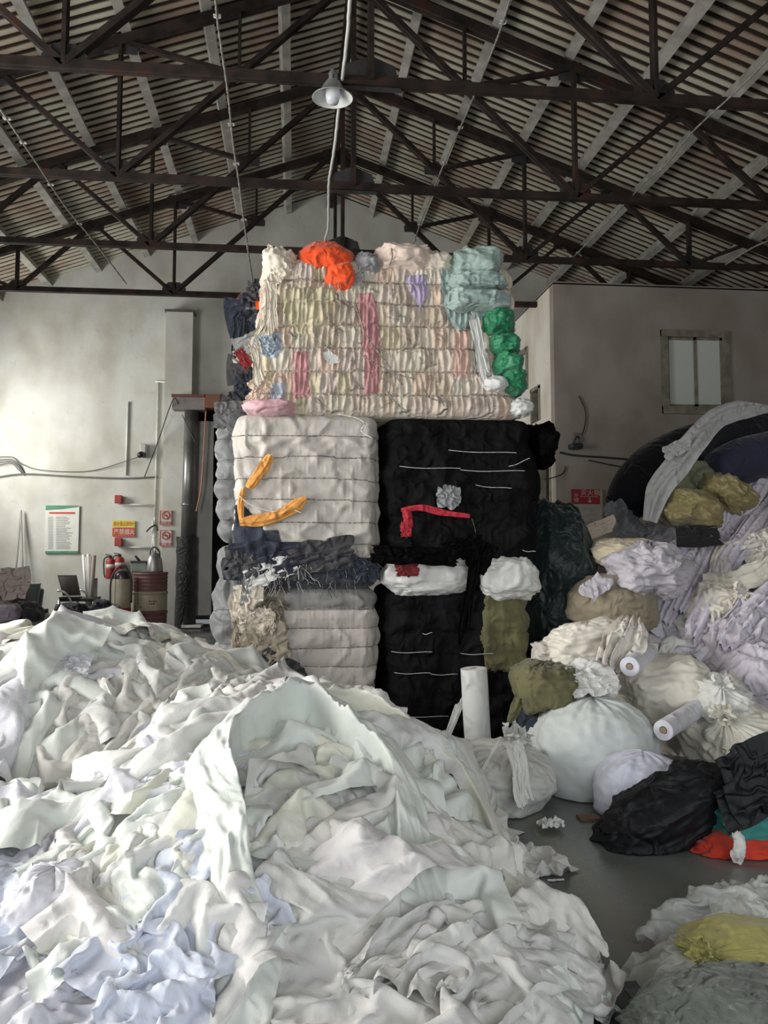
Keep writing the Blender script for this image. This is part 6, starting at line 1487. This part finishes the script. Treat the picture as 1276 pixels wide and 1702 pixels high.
G().box((c.x + .0, Yr_ - .05, c.z + .03), (c.x + .09, Yr_, c.z + .2)).make('back_plate', plain('brownish_plate', (.17, .14, .13), .7), t)
G().tube(spline([(c.x - .06, Yr_ - .12, c.z + .02), (c.x, Yr_ - .14, c.z + .13), (c.x + .06, Yr_ - .08, c.z + .12)], 10), .012, 6).make('arm', M_dk, t, smooth=True)

# ================================================================ lamp and hanging ropes under the roof
Yl = TY[1]; c = at(553, 150, Yl); s = ppm(Yl)
t = empty('pendant_lamp', (c.x, Yl, c.z), 'grey metal pendant lamp hanging from the truss at the roof centre', 'lamp')
M_shade = plain('grey_enamel', (.24, .25, .235), .45, .1, .08); M_shi = plain('white_enamel', (.72, .74, .72), .4)
zt = at(553, 120, Yl).z; zb2 = at(553, 165, Yl).z; R_ = 35 * s
prof = [(.018, zt + .02), (.03, zt), (.05, zt - .03), (.058, zt - .045), (.06, zt - .085), (.07, zt - .10), (R_ * .62, zt - .165), (R_, zb2 + .01)]
G().lathe([(r_, z - c.z) for r_, z in prof], c, 40).make('shade', M_shade, t, smooth=True)
G().lathe([(r_ - .003, z - c.z - .003) for r_, z in prof[4:]], c, 40).make('shade_lining', M_shi, t, smooth=True)
G().lathe([(R_ - .004, zb2 - c.z + .006), (R_ + .004, zb2 - c.z + .008), (R_ + .002, zb2 - c.z + .014)], c, 40).make('rim', M_shade, t, smooth=True)
for k in range(8):
    a_ = k * math.pi / 4; G().box((-.004, -.004, 0), (.004, .004, .03)); x_, y_ = c.x + .061 * math.cos(a_), Yl + .061 * math.sin(a_)
    G().box((x_ - .006, y_ - .006, zt - .082), (x_ + .006, y_ + .006, zt - .05)).make('vent_slot', M_dk, t)
G().lathe([(0, zt - .20 - c.z - .07), (.045, zt - .20 - c.z - .065), (.058, zt - .2 - c.z - .02), (.06, zt - .1 - c.z), (.03, zt - .08 - c.z)], (c.x, Yl, c.z), 24).make('bulb', plain('bulb_white', (.66, .68, .72), .35), t, smooth=True)
G().tube([(c.x, Yl, zt), (c.x - .005, Yl, ZB - .02)], .012, 8).make('hanger', M_chrome, t, smooth=True)
G().tube(spline([(c.x, Yl, ZB + .01), (c.x + .05, Yl, ZB + .02), (c.x + .09, Yl, ZB + .06)], 8), .005, 6).make('feed_wire', M_whp, t, smooth=True)
for k in range(5): G().box((c.x - .03 + .01 * k, Yl - .02, ZB - .05 + .008 * k), (c.x + .0 + .01 * k, Yl + .02, ZB - .035 + .01 * k)).make('clamp', M_chrome, t) if k == 2 else None
M_cab = plain('white_cable', (.60, .60, .56), .5, 0, .05)
cable('power_cable', [at(583, -30, 5.4), at(577, 60, 6.0), at(569, 130, Yl - .06), at(563, 180, 7.0), at(555, 250, 7.6), at(547, 300, 8.3), at(546, 340, 9.0), at(545, 380, 9.6), at(540, 398, 10.3), at(543, 408, 10.7)], [.012] * 1 and .014, M_cab, None, 90, .004, 8,
      label='thick white power cable running back along the roof centre past the lamp', cat='cable')
M_hr = plain('old_twisted_rope', (.20, .19, .165), .9, 0, .3, 30)
def knotted(name, pts, Y0, Y1, lab, kn, r=.009):
    n = len(pts); P = [at(a, b, Y0 + (Y1 - Y0) * i / (n - 1)) for i, (a, b) in enumerate(pts)]
    t = empty(name, tuple(P[-1]), lab, 'rope'); S_ = spline(P, 120)
    v, f = tube_vf(S_, r * (1 + .25 * np.sin(np.arange(120) * 1.9)), 6); mk('strand', v, f, M_hr, t)
    for k in kn:
        p = S_[int(k * 119)]; A = TPL['t3'][::4, ::4].reshape(-1, 3) * .09; n_ = TPL['t3'][::4, ::4].shape[0]
        mk('knot', A + p - A.mean(0), quads(n_, n_), W7, t)
knotted('hanging_rope', [(357, -20), (362, 40), (378, 150), (387, 235), (398, 310), (405, 365), (414, 430), (420, 468)], 5.6, 9.5, 'knotted grey rope hanging down left of the lamp to the bale top', (.12, .38, .5, .72, .8))
knotted('hanging_rope', [(-10, 165), (20, 210), (60, 270), (110, 345), (155, 400), (210, 472)], 5.6, 11.5, 'knotted grey rope slanting across the upper left trusses', (.15, .3, .5, .7), .010)
knotted('hanging_rope', [(850, -10), (832, 48), (800, 130), (768, 205), (745, 255), (708, 345), (697, 375), (685, 412)], 5.4, 11.0, 'pale rope running down through the right trusses behind the bale top', (.12, .45, .6, .85, .95), .009)
knotted('hanging_rope', [(1290, 85), (1225, 150), (1150, 220), (1105, 275), (1075, 300), (1020, 358), (985, 395), (955, 425), (905, 478)], 5.4, 11.5, 'pale rope slanting down to the left across the far right trusses', (.4, .5, .62, .8, .86), .008)
cable('hanging_rope', [at(1290, 395, 9), at(1250, 412, 9.3), at(1205, 440, 9.6)], .010, M_hr, None, 20, label='short pale rope at the right frame edge below the trusses', cat='rope')
